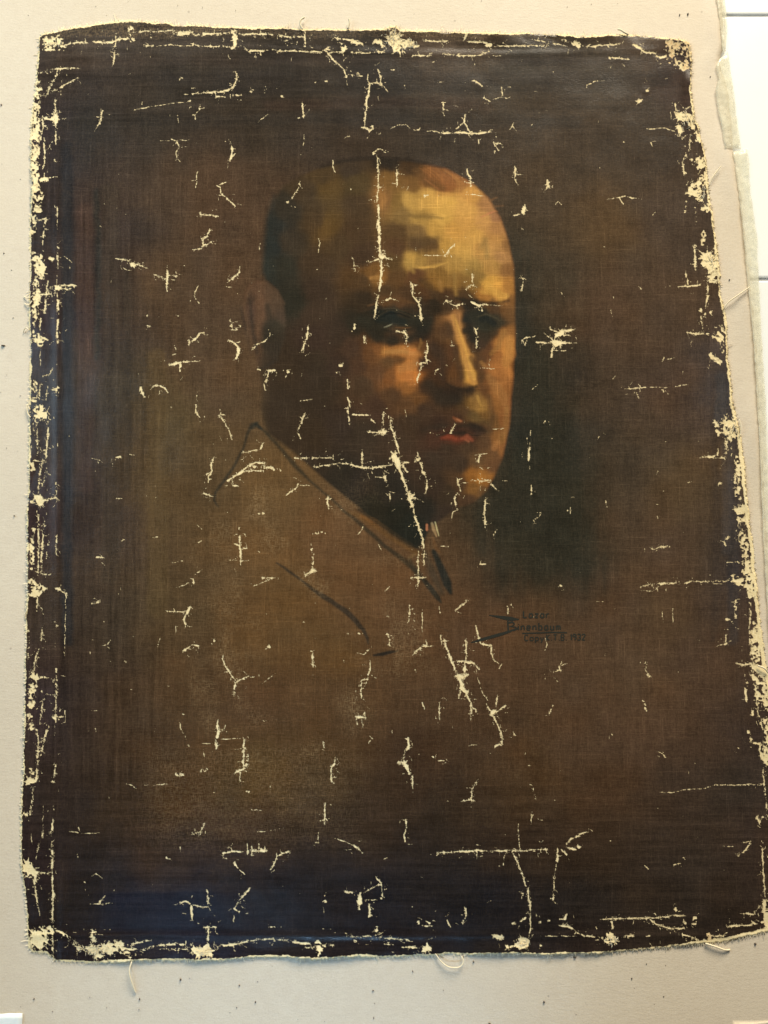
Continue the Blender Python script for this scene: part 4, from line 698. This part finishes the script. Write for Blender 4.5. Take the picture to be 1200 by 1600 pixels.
# ------------------------------------------------------------------ materials of the painting
def paint_mat():
    t = NT("oil_paint_on_canvas"); p = t.pos()
    at = lambda nm: t.n('ShaderNodeAttribute', attribute_name=nm)
    col = at('paint').outputs['Color']; F_ = at('loss').outputs['Fac']; tint = at('tint').outputs['Fac']; rub = at('rub').outputs['Fac']
    warp = t.noise(p, 2100, 0, .5, (1, .16, 1)); weft = t.noise(p, 2100, 0, .5, (.16, 1, 1)); fine = t.noise(p, 2600, 1, .6)
    flake = t.noise(p, 620, 3, .65)
    thread = t.math('MAXIMUM', warp, weft)
    slub = t.math('MAXIMUM', t.noise(p, 1000, 1, .5, (1, .035, 1)), t.noise(p, 1000, 1, .5, (.035, 1, 1)))
    # bare where the loss field, roughened by the weave, is above zero
    nz = t.math('ADD', t.math('MULTIPLY', t.math('SUBTRACT', flake, .5), 2.9), t.math('MULTIPLY', t.math('SUBTRACT', thread, .58), 1.7))
    f2 = t.math('ADD', F_, nz)
    mask = t.mapr(f2, -.20, .34, 0, 1)
    # rubbed thread tops
    tr = t.mapr(t.math('ADD', thread, t.math('MULTIPLY', fine, .35)), .66, .98, 0, 1)
    pc = t.mix(t.math('MULTIPLY', tr, t.math('MULTIPLY', rub, .55)), col, (.30, .205, .105))
    k = t.math('ADD', .66, t.math('MULTIPLY', t.math('ADD', t.math('MULTIPLY', fine, .4), t.math('ADD', t.math('MULTIPLY', warp, .3), t.math('MULTIPLY', weft, .3))), .56))
    k = t.math('ADD', k, t.mapr(slub, .60, .78, 0, .34))
    gr = t.n('ShaderNodeCombineColor')
    for i in range(3): t.l(k, gr.inputs[i])
    pc = t.mix(1.0, pc, gr.outputs[0], 'MULTIPLY')
    cream = t.mix(t.mapr(fine, .3, .7, 0, 1), (.82, .69, .40), (.66, .52, .27))
    cream = t.mix(t.mapr(thread, .5, .75, 0, .5), cream, (.87, .78, .52))
    cream = t.mix(t.math('MULTIPLY', tint, t.mapr(flake, .35, .6, .9, .25)), cream, (.52, .30, .13))
    thin = t.mapr(f2, .2, 1.3, .55, 0)
    cream = t.mix(thin, cream, (.50, .38, .20))
    t.l(t.mix(mask, pc, cream), t.bsdf.inputs['Base Color'])
    t.l(t.mapr(mask, 0, 1, .24, .9), t.bsdf.inputs['Roughness'])
    t.l(t.mapr(mask, 0, 1, .14, .08), t.bsdf.inputs['Specular IOR Level'])
    hgt = t.math('ADD', t.math('MULTIPLY', thread, .8), t.math('ADD', t.math('MULTIPLY', fine, .35), t.math('MULTIPLY', mask, -.5)))
    t.bump(hgt, .30, .00022)
    return t.m
PM = paint_mat()
def thread_mat():
    t = NT("linen_thread"); p = t.pos()
    t.l(t.mix(t.noise(p, 700, 2), (.80, .72, .52), (.66, .55, .36)), t.bsdf.inputs['Base Color'])
    t.bsdf.inputs['Roughness'].default_value = .85; return t.m
TH = thread_mat()

# ------------------------------------------------------------------ split the cloth into its parts
painting = bpy.data.objects.new("oil_painting", None); C.objects.link(painting)
tag(painting, "dark unstretched oil portrait of a bald man, creased and flaking, lying on brown paper", "painting")
idx = np.arange(NX * NY).reshape(NY, NX)
quads = np.stack([idx[:-1, :-1], idx[1:, :-1], idx[1:, 1:], idx[:-1, 1:]], -1).reshape(-1, 4)
inn = inside.ravel()
keep = inn[quads].sum(1) >= 1
def cellv(A): return ((A[:-1, :-1] + A[1:, 1:]) * .5).ravel()
cx_, cy_ = cellv(GX), cellv(GY)
cell = lambda poly: poly_sdf(poly, GX, GY)
lab = np.zeros(len(quads), np.int32)          # 0 = background
names = {0: ("painted_background", None)}
def region(mask, name, par=None, label=None):
    k = len(names); names[k] = (name, par, label) if label else (name, par); lab[mask] = k; return k
jk = region(cellv(cell(JACK)) > 0, "painted_jacket", None)
lap = cell([(425,873),(470,900),(520,935),(566,968),(582,1008),(570,1010),(530,962),(480,930),(428,888)])
region(cellv(lap) > 0, "painted_lapel_edge", jk)
hd = region(cellv(hs) > 0, "painted_head", None)
er = region(cellv(es) > 0, "painted_ear", hd)
region(cellv(cell([(572,494),(600,479),(630,480),(655,494),(656,508),(630,518),(600,520),(578,510)])) > 0, "painted_eye", hd)
region(cellv(cell([(740,500),(756,488),(775,490),(788,502),(782,516),(764,524),(745,518)])) > 0, "painted_eye", hd)
region(cellv(cell([(700,490),(718,490),(728,525),(742,570),(748,598),(742,610),(705,612),(690,600),(690,570),(702,530)])) > 0, "painted_nose", hd)
region(cellv(cell([(682,680),(706,660),(712,648),(724,654),(740,668),(748,680),(736,692),(712,695),(692,692)])) > 0, "painted_mouth", hd)
region(cellv(cell([(545,795),(575,806),(610,828),(655,858),(660,872),(648,890),(600,850),(565,820)])) > 0, "painted_collar", None)
region(cellv(cell([(660,860),(672,850),(690,866),(706,905),(710,930),(690,942),(668,915),(655,895)])) > 0, "painted_tie", None)
region(cellv(cell([(662,812),(686,812),(690,842),(674,846),(662,834)])) > 0, "painted_shirt", None)
rightfold = np.interp(cy_, [0, 300, 700, 1100, 1500], [1062, 1085, 1120, 1165, 1192])
te = {}
region((cx_ < 90) & (lab == 0), "tacking_edge", None, "left tacking edge with flaked folds and cream patches")
region((cx_ > rightfold) & (lab == 0), "tacking_edge", None, "right tacking edge, worn through to pale canvas")
region((cy_ < 76) & (lab == 0), "tacking_edge", None, "top tacking edge with frayed weave")
region((cy_ > 1464) & (lab == 0), "tacking_edge", None, "bottom tacking edge with pale frayed rim")
# paint losses: connected bare patches, the largest of them parts of their own
bareq = (cellv(FLD) > -0.15) & keep
B = bareq.reshape(NY - 1, NX - 1)
par_ = np.arange(B.size, dtype=np.int64).reshape(B.shape); par_[~B] = -1
L_ = par_.copy()
for it in range(400):                       # label by propagation of the smallest index along runs
    old = L_.copy()
    big = np.where(L_ < 0, np.iinfo(np.int64).max, L_)
    M = big.copy()
    M[1:] = np.minimum(M[1:], big[:-1]); M[:-1] = np.minimum(M[:-1], big[1:])
    M[:, 1:] = np.minimum(M[:, 1:], big[:, :-1]); M[:, :-1] = np.minimum(M[:, :-1], big[:, 1:])
    M[1:, 1:] = np.minimum(M[1:, 1:], big[:-1, :-1]); M[:-1, :-1] = np.minimum(M[:-1, :-1], big[1:, 1:])
    M[1:, :-1] = np.minimum(M[1:, :-1], big[:-1, 1:]); M[:-1, 1:] = np.minimum(M[:-1, 1:], big[1:, :-1])
    L_ = np.where(B, M, -1)
    fl = L_.ravel(); ok = fl >= 0; fl[ok] = fl[fl[ok]]       # pointer jumping
    L_ = fl.reshape(B.shape)
    if (L_ == old).all(): break
ids, cnt = np.unique(L_[B], return_counts=True)
order = np.argsort(-cnt)
flat = L_.ravel()
nl = 0
remap = {}
for o_ in order[:300]:
    if cnt[o_] < 24: break
    remap[ids[o_]] = len(names); names[len(names)] = ("paint_loss", None); nl += 1
big_ids = np.array(sorted(remap)); big_lab = np.array([remap[i] for i in big_ids])
pos_ = np.searchsorted(big_ids, flat); pos_[pos_ >= len(big_ids)] = 0
hit = (flat >= 0) & (big_ids[pos_] == flat)
onmargin = (cx_ < 90) | (cx_ > rightfold) | (cy_ < 76) | (cy_ > 1464)
hit_all = hit
lab[hit_all] = big_lab[pos_[hit_all]]
print("losses", nl, "iterations", it)
ATT = {'paint': np.concatenate([ALB.reshape(-1, 3), np.ones((NX * NY, 1))], 1), 'loss': FLD.ravel(), 'tint': TINT.ravel(), 'rub': RUB.ravel()}
objs = {}
kq, kl = quads[keep], lab[keep]
srt = np.argsort(kl, kind='stable'); kq, kl = kq[srt], kl[srt]
bounds = np.searchsorted(kl, np.arange(len(names) + 1))
for k, info in names.items():
    q = kq[bounds[k]:bounds[k + 1]]
    if len(q) == 0: continue
    u, inv = np.unique(q, return_inverse=True)
    par = objs.get(info[1]) if info[1] is not None else painting
    o = mesh_np(info[0], V[u], inv.reshape(q.shape), [PM], par, {a: v[u] for a, v in ATT.items()})
    if len(info) > 2: o['label'] = info[2]
    objs[k] = o

# height of the cloth under a pixel
def zc(x, y):
    i, j = int(round((x - X0) / ST)), int(round((y - Y0) / ST))
    return float(Zin[min(max(j, 0), NY - 1), min(max(i, 0), NX - 1)])

# ------------------------------------------------------------------ signature, as thin raised strokes of dark paint
def ink_mat():
    t = NT("dark_signature_paint"); p = t.pos()
    t.l(t.mix(t.noise(p, 900, 3, .7), (.0125, .0145, .0110), (.028, .027, .019)), t.bsdf.inputs['Base Color'])
    t.bsdf.inputs['Roughness'].default_value = .5; t.bsdf.inputs['Specular IOR Level'].default_value = .3; return t.m
GL = {'L': ["0 10 0 0 5 0"], 'a': ["5 6 1 6 0 4 0 1 1 0 4 0 5 1", "5 6 5 0"], 'z': ["0 6 5 6 0 0 5 0"], 'r': ["0 6 0 0", "0 4 2 6 4 6"], 'B': ["0 10 0 0 4 0 5 2 4 5 0 5", "4 5 5 7 4 10 0 10"],
      'i': ["1 6 1 0", "1 8 1 9"], 'n': ["0 6 0 0", "0 4 2 6 4 6 5 4 5 0"], 'e': ["0 3 5 3 5 5 4 6 1 6 0 5 0 1 1 0 5 0"], 'b': ["0 10 0 0 4 0 5 2 5 4 4 6 0 6"], 'u': ["0 6 0 1 1 0 4 0 5 2", "5 6 5 0"],
      'm': ["0 6 0 0", "0 4 1 6 2 6 3 4 3 0", "3 4 4 6 5 6 6 4 6 0"], 'C': ["5 9 4 10 1 10 0 8 0 2 1 0 4 0 5 1"], 'o': ["1 0 4 0 5 2 5 4 4 6 1 6 0 4 0 2 1 0"], 'p': ["0 6 0 -4", "0 6 4 6 5 4 5 2 4 0 0 0"], 'y': ["0 6 2 0", "5 6 1 -4"],
      'K': ["0 10 0 0", "5 10 0 4 5 0"], 'T': ["0 10 6 10", "3 10 3 0"], '.': ["1 0 1 1"], '1': ["1 8 2 10 2 0"], '9': ["5 6 1 6 0 8 1 10 4 10 5 8 5 3 3 0"], '3': ["0 10 4 10 5 8 4 5 2 5", "4 5 5 2 4 0 0 0"], '2': ["0 8 1 10 4 10 5 8 0 0 5 0"]}
sv, sf = [], []
def ribbon(pts, w, lift=.00012):
    n0 = len(sv)
    for k, (x, y) in enumerate(pts):
        a, b_ = pts[max(0, k - 1)], pts[min(len(pts) - 1, k + 1)]
        dx, dy = b_[0] - a[0], b_[1] - a[1]; L = math.hypot(dx, dy) or 1
        ww = (w[k] if isinstance(w, (list, tuple)) else w)
        for s in (-1, 1):
            px, py = x - dy / L * ww * s, y + dx / L * ww * s
            sv.append(P(px, py, zc(px, py) + lift))
    for k in range(len(pts) - 1):
        a = n0 + 2 * k; sf.append((a, a + 2, a + 3, a + 1))
def dens(pts, st=1.5):
    r = []
    for a, b_ in zip(pts, pts[1:]):
        n = max(1, int(math.dist(a, b_) / st))
        r += [(a[0] + (b_[0] - a[0]) * k / n, a[1] + (b_[1] - a[1]) * k / n) for k in range(n)]
    return r + [pts[-1]]
def write(txt, x, y, sx, sy, gap, w=.62, rise=0.0):
    for ch in txt:
        if ch == ' ': x += 4 * sx; continue
        wd = 0
        for st in GL[ch]:
            v = [float(a) for a in st.split()]
            pts = [(x + v[i] * sx, y - v[i + 1] * sy) for i in range(0, len(v), 2)]
            wd = max(wd, max(v[0::2])); ribbon(dens(pts), w)
        x += wd * sx + gap; y += rise
    return x
write("Lazar", 818, 965, 1.02, 1.0, 3.8, 1.1)
write("inenbaum", 809, 984.5, .98, 1.08, 4.3, 1.05, -.06)
write("Copy", 820, 1001, 1.0, .85, 3.2, .9)
write("K.T.B.", 854, 1000.5, .9, .9, 2.8, .9)
write("1932", 891, 1000, .95, .9, 2.4, 1.05)
ribbon(dens([(816, 989.6), (840, 989), (862, 988), (886, 988.6)]), 1.0)
sig = mesh_py("signature", sv, sf, [ink_mat()], painting); sig['label'] = "painter's name and a date in small dark letters"
sv, sf = [], []
ribbon(dens([(764, 961.5), (775, 963), (785, 964.5), (795, 966), (802, 967), (810, 967.4)]), [1, 1] + [2.2] * 4 + [3] * 4 + [3.6] * 8 + [3.4] * 20, .00013) if False else None
def wedge(pts, ws):
    d = dens(pts); n = len(d) - 1
    W = list(np.interp(np.linspace(0, 1, n + 1), np.linspace(0, 1, len(ws)), ws)); ribbon(d, W, .00013)
wedge([(764, 961.2), (778, 963.6), (792, 966), (803, 967.4), (811, 967.6)], [.4, 1.6, 2.8, 3.2, .8])
wedge([(736, 1004), (752, 999.5), (770, 994.5), (786, 990), (798, 986), (809, 981)], [.6, 2.1, 2.4, 2.4, 1.8, .6])
wedge([(793.5, 967), (793.8, 978), (794.5, 987)], [1.1, 1.3, 1.2])
wedge([(795, 973), (801, 972), (804, 975), (800, 978.5), (796, 979)], [1.6, 1.4, .9, .9, .6])
wedge([(800, 979), (806, 980), (808, 983), (802, 986)], [.6, .9, .9, .6])
fl_ = mesh_py("signature_flourish", sv, sf, [ink_mat()], painting); fl_['label'] = "long dark arrow-shaped initial of the signature"

# ------------------------------------------------------------------ loose threads and frayed fringe
def tube(pts, r, name=None, par=None, acc=None, sides=6):
    V_, F_ = (acc if acc else ([], []))
    n0 = len(V_); n = len(pts)
    for k, p in enumerate(pts):
        a, b_ = pts[max(0, k - 1)], pts[min(n - 1, k + 1)]
        d = (b_ - a).normalized(); u = d.cross(Vector((0, 0, 1)))
        u = u.normalized() if u.length > 1e-4 else Vector((1, 0, 0)); v = u.cross(d)
        rr_ = r * (1 if 0 < k < n - 1 else .5)
        for s in range(sides):
            an = 2 * math.pi * s / sides
            V_.append(p + u * math.cos(an) * rr_ + v * math.sin(an) * rr_)
    for k in range(n - 1):
        for s in range(sides):
            a = n0 + k * sides + s; b2 = n0 + k * sides + (s + 1) % sides
            F_.append((a, b2, b2 + sides, a + sides))
    if acc: return
    return mesh_py(name, V_, F_, [TH], par, True)
def curve(px, z, n=8):
    """smooth path through pixels (Catmull-Rom), z may be a list"""
    zz = z if isinstance(z, (list, tuple)) else [z] * len(px)
    q = [(*a, c) for a, c in zip(px, zz)]; q = [q[0]] + q + [q[-1]]; r = []
    for i in range(1, len(q) - 2):
        p0, p1, p2, p3 = (np.array(q[i + k]) for k in (-1, 0, 1, 2))
        for k in range(n):
            t = k / n
            r.append(.5 * (2 * p1 + (p2 - p0) * t + (2 * p0 - 5 * p1 + 4 * p2 - p3) * t * t + (3 * p1 - p0 - 3 * p2 + p3) * t ** 3))
    r.append(np.array(q[-2]))
    return [P(a[0], a[1], a[2]) for a in r]
zp = PAPER_Z + .0009
for px, zz, r in (([(680,1490),(690,1503),(702,1511),(718,1511),(724,1502),(721,1494)], [.003,.0035,.004,.004,.0035,.003], .00042),
                  ([(206,1502),(202,1518),(206,1535),(212,1552)], [.003,.0045,.004,zp], .00055),
                  ([(1131,482),(1138,472),(1152,462),(1172,448)], [.003,.004,.0045,.004], .00045),
                  ([(1108,290),(1114,276),(1127,259)], [.003,.004,.004], .0004),
                  ([(473,46),(469,38),(470,31),(476,27)], [.003,.0035,.004,.0035], .0007),
                  ([(543,45),(546,36),(545,29)], [.003,.0035,.004], .0007),
                  ([(965,46),(970,47),(976,51),(982,54)], [.003,.004,.004,.003], .0007),
                  ([(1102,1474),(1118,1479),(1132,1484),(1141,1484)], [.003,.0035,.003,zp], .0006),
                  ([(52,462),(44,466),(37,463)], [.003,.003,zp], .0004), ([(50,470),(45,477),(38,474)], [.003,.003,zp], .0004),
                  ([(46,516),(40,512),(36,520)], [.003,.003,zp], .00035), ([(44,950),(40,958),(39,968)], [.003,.003,zp], .00035),
                  ([(1155,655),(1158,668),(1156,682)], [.003,.0035,.003], .0004), ([(1184,1040),(1194,1044),(1200,1051)], [.0035,.004,.003], .0006),
                  ([(47,640),(42,632),(43,645),(48,652)], [.003,.003,.003,.003], .0004)):
    tube(curve(px, zz), r, "loose_thread", painting)
acc = ([], [])
po = OUT + [OUT[0]]
for a, b_ in zip(po, po[1:]):
    L = math.dist(a, b_); n = int(L / 1.7)
    nx_, ny_ = (b_[1] - a[1]) / (L or 1), -(b_[0] - a[0]) / (L or 1)
    for k in range(n):
        t = rl.random(); x, y = a[0] + (b_[0] - a[0]) * t, a[1] + (b_[1] - a[1]) * t
        if rl.random() < .35: continue
        ln = rl.uniform(1.5, 4.2) * (1.25 if y < 70 or y > 1450 else .8)
        if rl.random() < .03: ln *= 2.4
        bx_, by_ = rl.uniform(-1.3, 1.3), rl.uniform(-1.3, 1.3)
        z0 = zc(x - nx_ * 2, y - ny_ * 2) - .0002
        p0, p1, p2 = P(x - nx_ * 2, y - ny_ * 2, z0), P(x + nx_ * ln * .5, y + ny_ * ln * .5, z0 * .7 + .3 * zp), P(x + nx_ * ln + bx_, y + ny_ * ln + by_, zp)
        tube([p0, p1, p2], .00022, acc=acc, sides=3)
fr_ = mesh_py("frayed_fringe", acc[0], acc[1], [TH], painting); fr_['kind'] = 'stuff'
# tuft of bare warp at the top and the worn patches
acc = ([], [])
for cx0, cy0, rx, ry, n in ((615, 58, 16, 22, 60), (640, 70, 16, 10, 26), (1075, 188, 12, 14, 24), (1098, 300, 12, 14, 22), (1113, 405, 10, 14, 26), (1145, 668, 12, 12, 24), (150, 1484, 26, 10, 40), (320, 1488, 14, 9, 30), (815, 1474, 12, 8, 20), (955, 1468, 12, 9, 20), (88, 68, 14, 6, 16)):
    for k in range(n):
        x, y = cx0 + rl.gauss(0, rx * .45), cy0 + rl.gauss(0, ry * .45); a_ = rl.choice([0, math.pi / 2, math.pi / 2]) + rl.gauss(0, .35); L = rl.uniform(3, 8)
        p = []
        for t in (-.5, 0, .5):
            qx, qy = x + math.cos(a_) * L * t, y + math.sin(a_) * L * t
            p.append(P(qx, qy, zc(qx, qy) + .00015 + (.0003 if t == 0 else 0)))
        tube(p, .0002, acc=acc, sides=3)
b_o = mesh_py("bared_threads", acc[0], acc[1], [TH], painting); b_o['kind'] = 'stuff'

# ------------------------------------------------------------------ adhesive tape along the paper's right edge, scrap, crumbs
def tape_mat():
    t = NT("old_clear_tape"); p = t.pos()
    n = t.noise(p, 160, 4, .6); sp = t.noise(p, 900, 2)
    t.l(t.mix(t.mapr(sp, .62, .72, 0, .5), t.mix(n, (.80, .755, .56), (.88, .85, .68)), (.30, .28, .20)), t.bsdf.inputs['Base Color'])
    t.l(t.mapr(n, .3, .7, .22, .48), t.bsdf.inputs['Alpha'])
    t.bsdf.inputs['Roughness'].default_value = .22; t.bump(n, .5, .0008); return t.m
TP = tape_mat()
def tape(rows, name, label, crumple, seed):
    rs = random.Random(seed); V_, F_ = [], []; m_ = 7; R = []
    for (xa, ya, xb, yb), (xc, yc, xd, yd) in zip(rows, rows[1:]):
        n = max(2, int(math.dist((xa, ya), (xc, yc)) / 7))
        for k in range(n): t = k / n; R.append((xa + (xc - xa) * t, ya + (yc - ya) * t, xb + (xd - xb) * t, yb + (yd - yb) * t))
    R.append(rows[-1])
    for (xa, ya, xb, yb) in R:
        for i in range(m_):
            t = i / (m_ - 1); j = crumple * 900 if 0 < i < m_ - 1 else .6
            x, y = xa + (xb - xa) * t + rs.uniform(-j, j), ya + (yb - ya) * t + rs.uniform(-j, j)
            over = smooth(edge_x(y) + 8, edge_x(y) - 1, np.float64(x))
            V_.append(P(x, y, .0006 + .0019 * float(over) + rs.uniform(0, crumple)))
    for r_ in range(len(R) - 1):
        for i in range(m_ - 1):
            a = r_ * m_ + i; F_.append((a, a + m_, a + m_ + 1, a + 1))
    o = mesh_py(name, V_, F_, [TP], None, True)
    md = o.modifiers.new("thickness", 'SOLIDIFY'); md.thickness = .0001
    tag(o, label, "tape", "tape along the paper's right edge"); return o
tape([(1116, -60, 1128, -60), (1120, 0, 1132, 0), (1124, 30, 1136, 25), (1127, 60, 1136, 50), (1129, 82, 1134, 80)], "adhesive_tape", "narrow yellowed clear tape at the top right corner of the brown paper", .0006, 1)
tape([(1122, 95, 1137, 80), (1119, 105, 1140, 100), (1123, 122, 1145, 130), (1118, 140, 1147, 150), (1121, 165, 1150, 175), (1128, 200, 1154, 205), (1133, 231, 1158, 233)], "adhesive_tape", "wide crumpled clear tape lapping onto the paper beside the upper tile joint", .0006, 2)
tape([(1145, 236, 1168, 233), (1149, 265, 1171, 262), (1154, 300, 1172, 298), (1159, 340, 1178, 335), (1163, 380, 1183, 370), (1167, 430, 1185, 430), (1172, 480, 1188, 480), (1178, 540, 1191, 540), (1183, 620, 1196, 620), (1188, 720, 1200, 720), (1193, 850, 1206, 850), (1202, 1000, 1216, 1000)], "adhesive_tape", "long clear tape strip running down the paper edge over the lower tile joint", .0008, 3)

def scrap_mat():
    t = NT("white_scrap"); p = t.pos()
    t.l(t.mix(t.noise(p, 260, 3), (.80, .84, .82), (.70, .77, .76)), t.bsdf.inputs['Base Color']); t.bsdf.inputs['Roughness'].default_value = .4
    t.bump(t.noise(p, 300, 3), .3, .0006); return t.m
V_, F_ = [], []
for j in range(7):
    for i in range(9):
        x = -46 + 80 * i / 8 + (rl.uniform(-1.2, 1.2) if i == 8 else 0) + j * .4; y = 1584.5 + j * 9 - i * .15 + (rl.uniform(-.6, .6) if j == 0 else 0)
        V_.append(P(x, y, PAPER_Z + .0011 + rl.uniform(0, .0003)))
for j in range(6):
    for i in range(8):
        a = j * 9 + i; F_.append((a, a + 9, a + 10, a + 1))
so = mesh_py("paper_scrap", V_, F_, [scrap_mat()], None, True)
md = so.modifiers.new("thickness", 'SOLIDIFY'); md.thickness = .0002
tag(so, "small white paper scrap lying on the brown paper at the bottom left corner", "paper scrap")

def crumb_mat():
    t = NT("paint_crumb"); t.l(t.mix(t.noise(t.pos(), 500, 2), (.03, .025, .02), (.10, .07, .05)), t.bsdf.inputs['Base Color']); t.bsdf.inputs['Roughness'].default_value = .7; return t.m
acc = ([], [])
fixed = [(282,1531,2.0),(218,1561,1.6),(399,1566,1.6),(374,1540,1.2),(583,1548,1.2),(584,1591,1.2),(1180,1475,2.0),(987,1529,1.6),(898,1496,2.2),(740,1503,1.6),(850,1566,2),(765,1600,2.2),(1075,22,2),(1062,23,1.6),(2,164,2),(6,396,1.6),(5,540,2.6),(645,1518,1.4),(22,806,1.4),(53,1561,1.2),(1037,1557,1.2),(1010,1506,1.2),(1140,437,1.4),(1110,120,1.2)]
for k in range(45):
    s_ = rl.random()
    x, y = ((rl.uniform(60, 1195), rl.uniform(1508, 1598)) if s_ < .5 else (rl.uniform(0, 1110), rl.uniform(0, 28)) if s_ < .75 else (rl.uniform(0, 38), rl.uniform(60, 1580)))
    fixed.append((x, y, rl.uniform(.35, .9)))
for x, y, r in fixed:
    z0 = PAPER_Z + .0006; n0 = len(acc[0]); rw = r * .00040
    c_ = P(x, y, z0); el = rl.uniform(.6, 1.5); an0 = rl.uniform(0, 6.3)
    for s in range(6):
        an = an0 + s * math.pi / 3; k_ = rl.uniform(.7, 1.2)
        ux, uy = math.cos(an) * rw * k_ * el, math.sin(an) * rw * k_ / el
        acc[0].append(c_ + Vector((ux, uy, -.0002))); acc[0].append(c_ + Vector((ux * .6, uy * .6, rw * .9)))
    for s in range(6):
        a, b_ = n0 + 2 * s, n0 + 2 * ((s + 1) % 6); acc[1].append((a, b_, b_ + 1, a + 1))
    acc[1].append(tuple(n0 + 2 * s + 1 for s in range(6)))
cr = mesh_py("crumbs", acc[0], acc[1], [crumb_mat()]); tag(cr, "dark crumbs of flaked paint scattered on the brown paper", None, None, 'stuff')
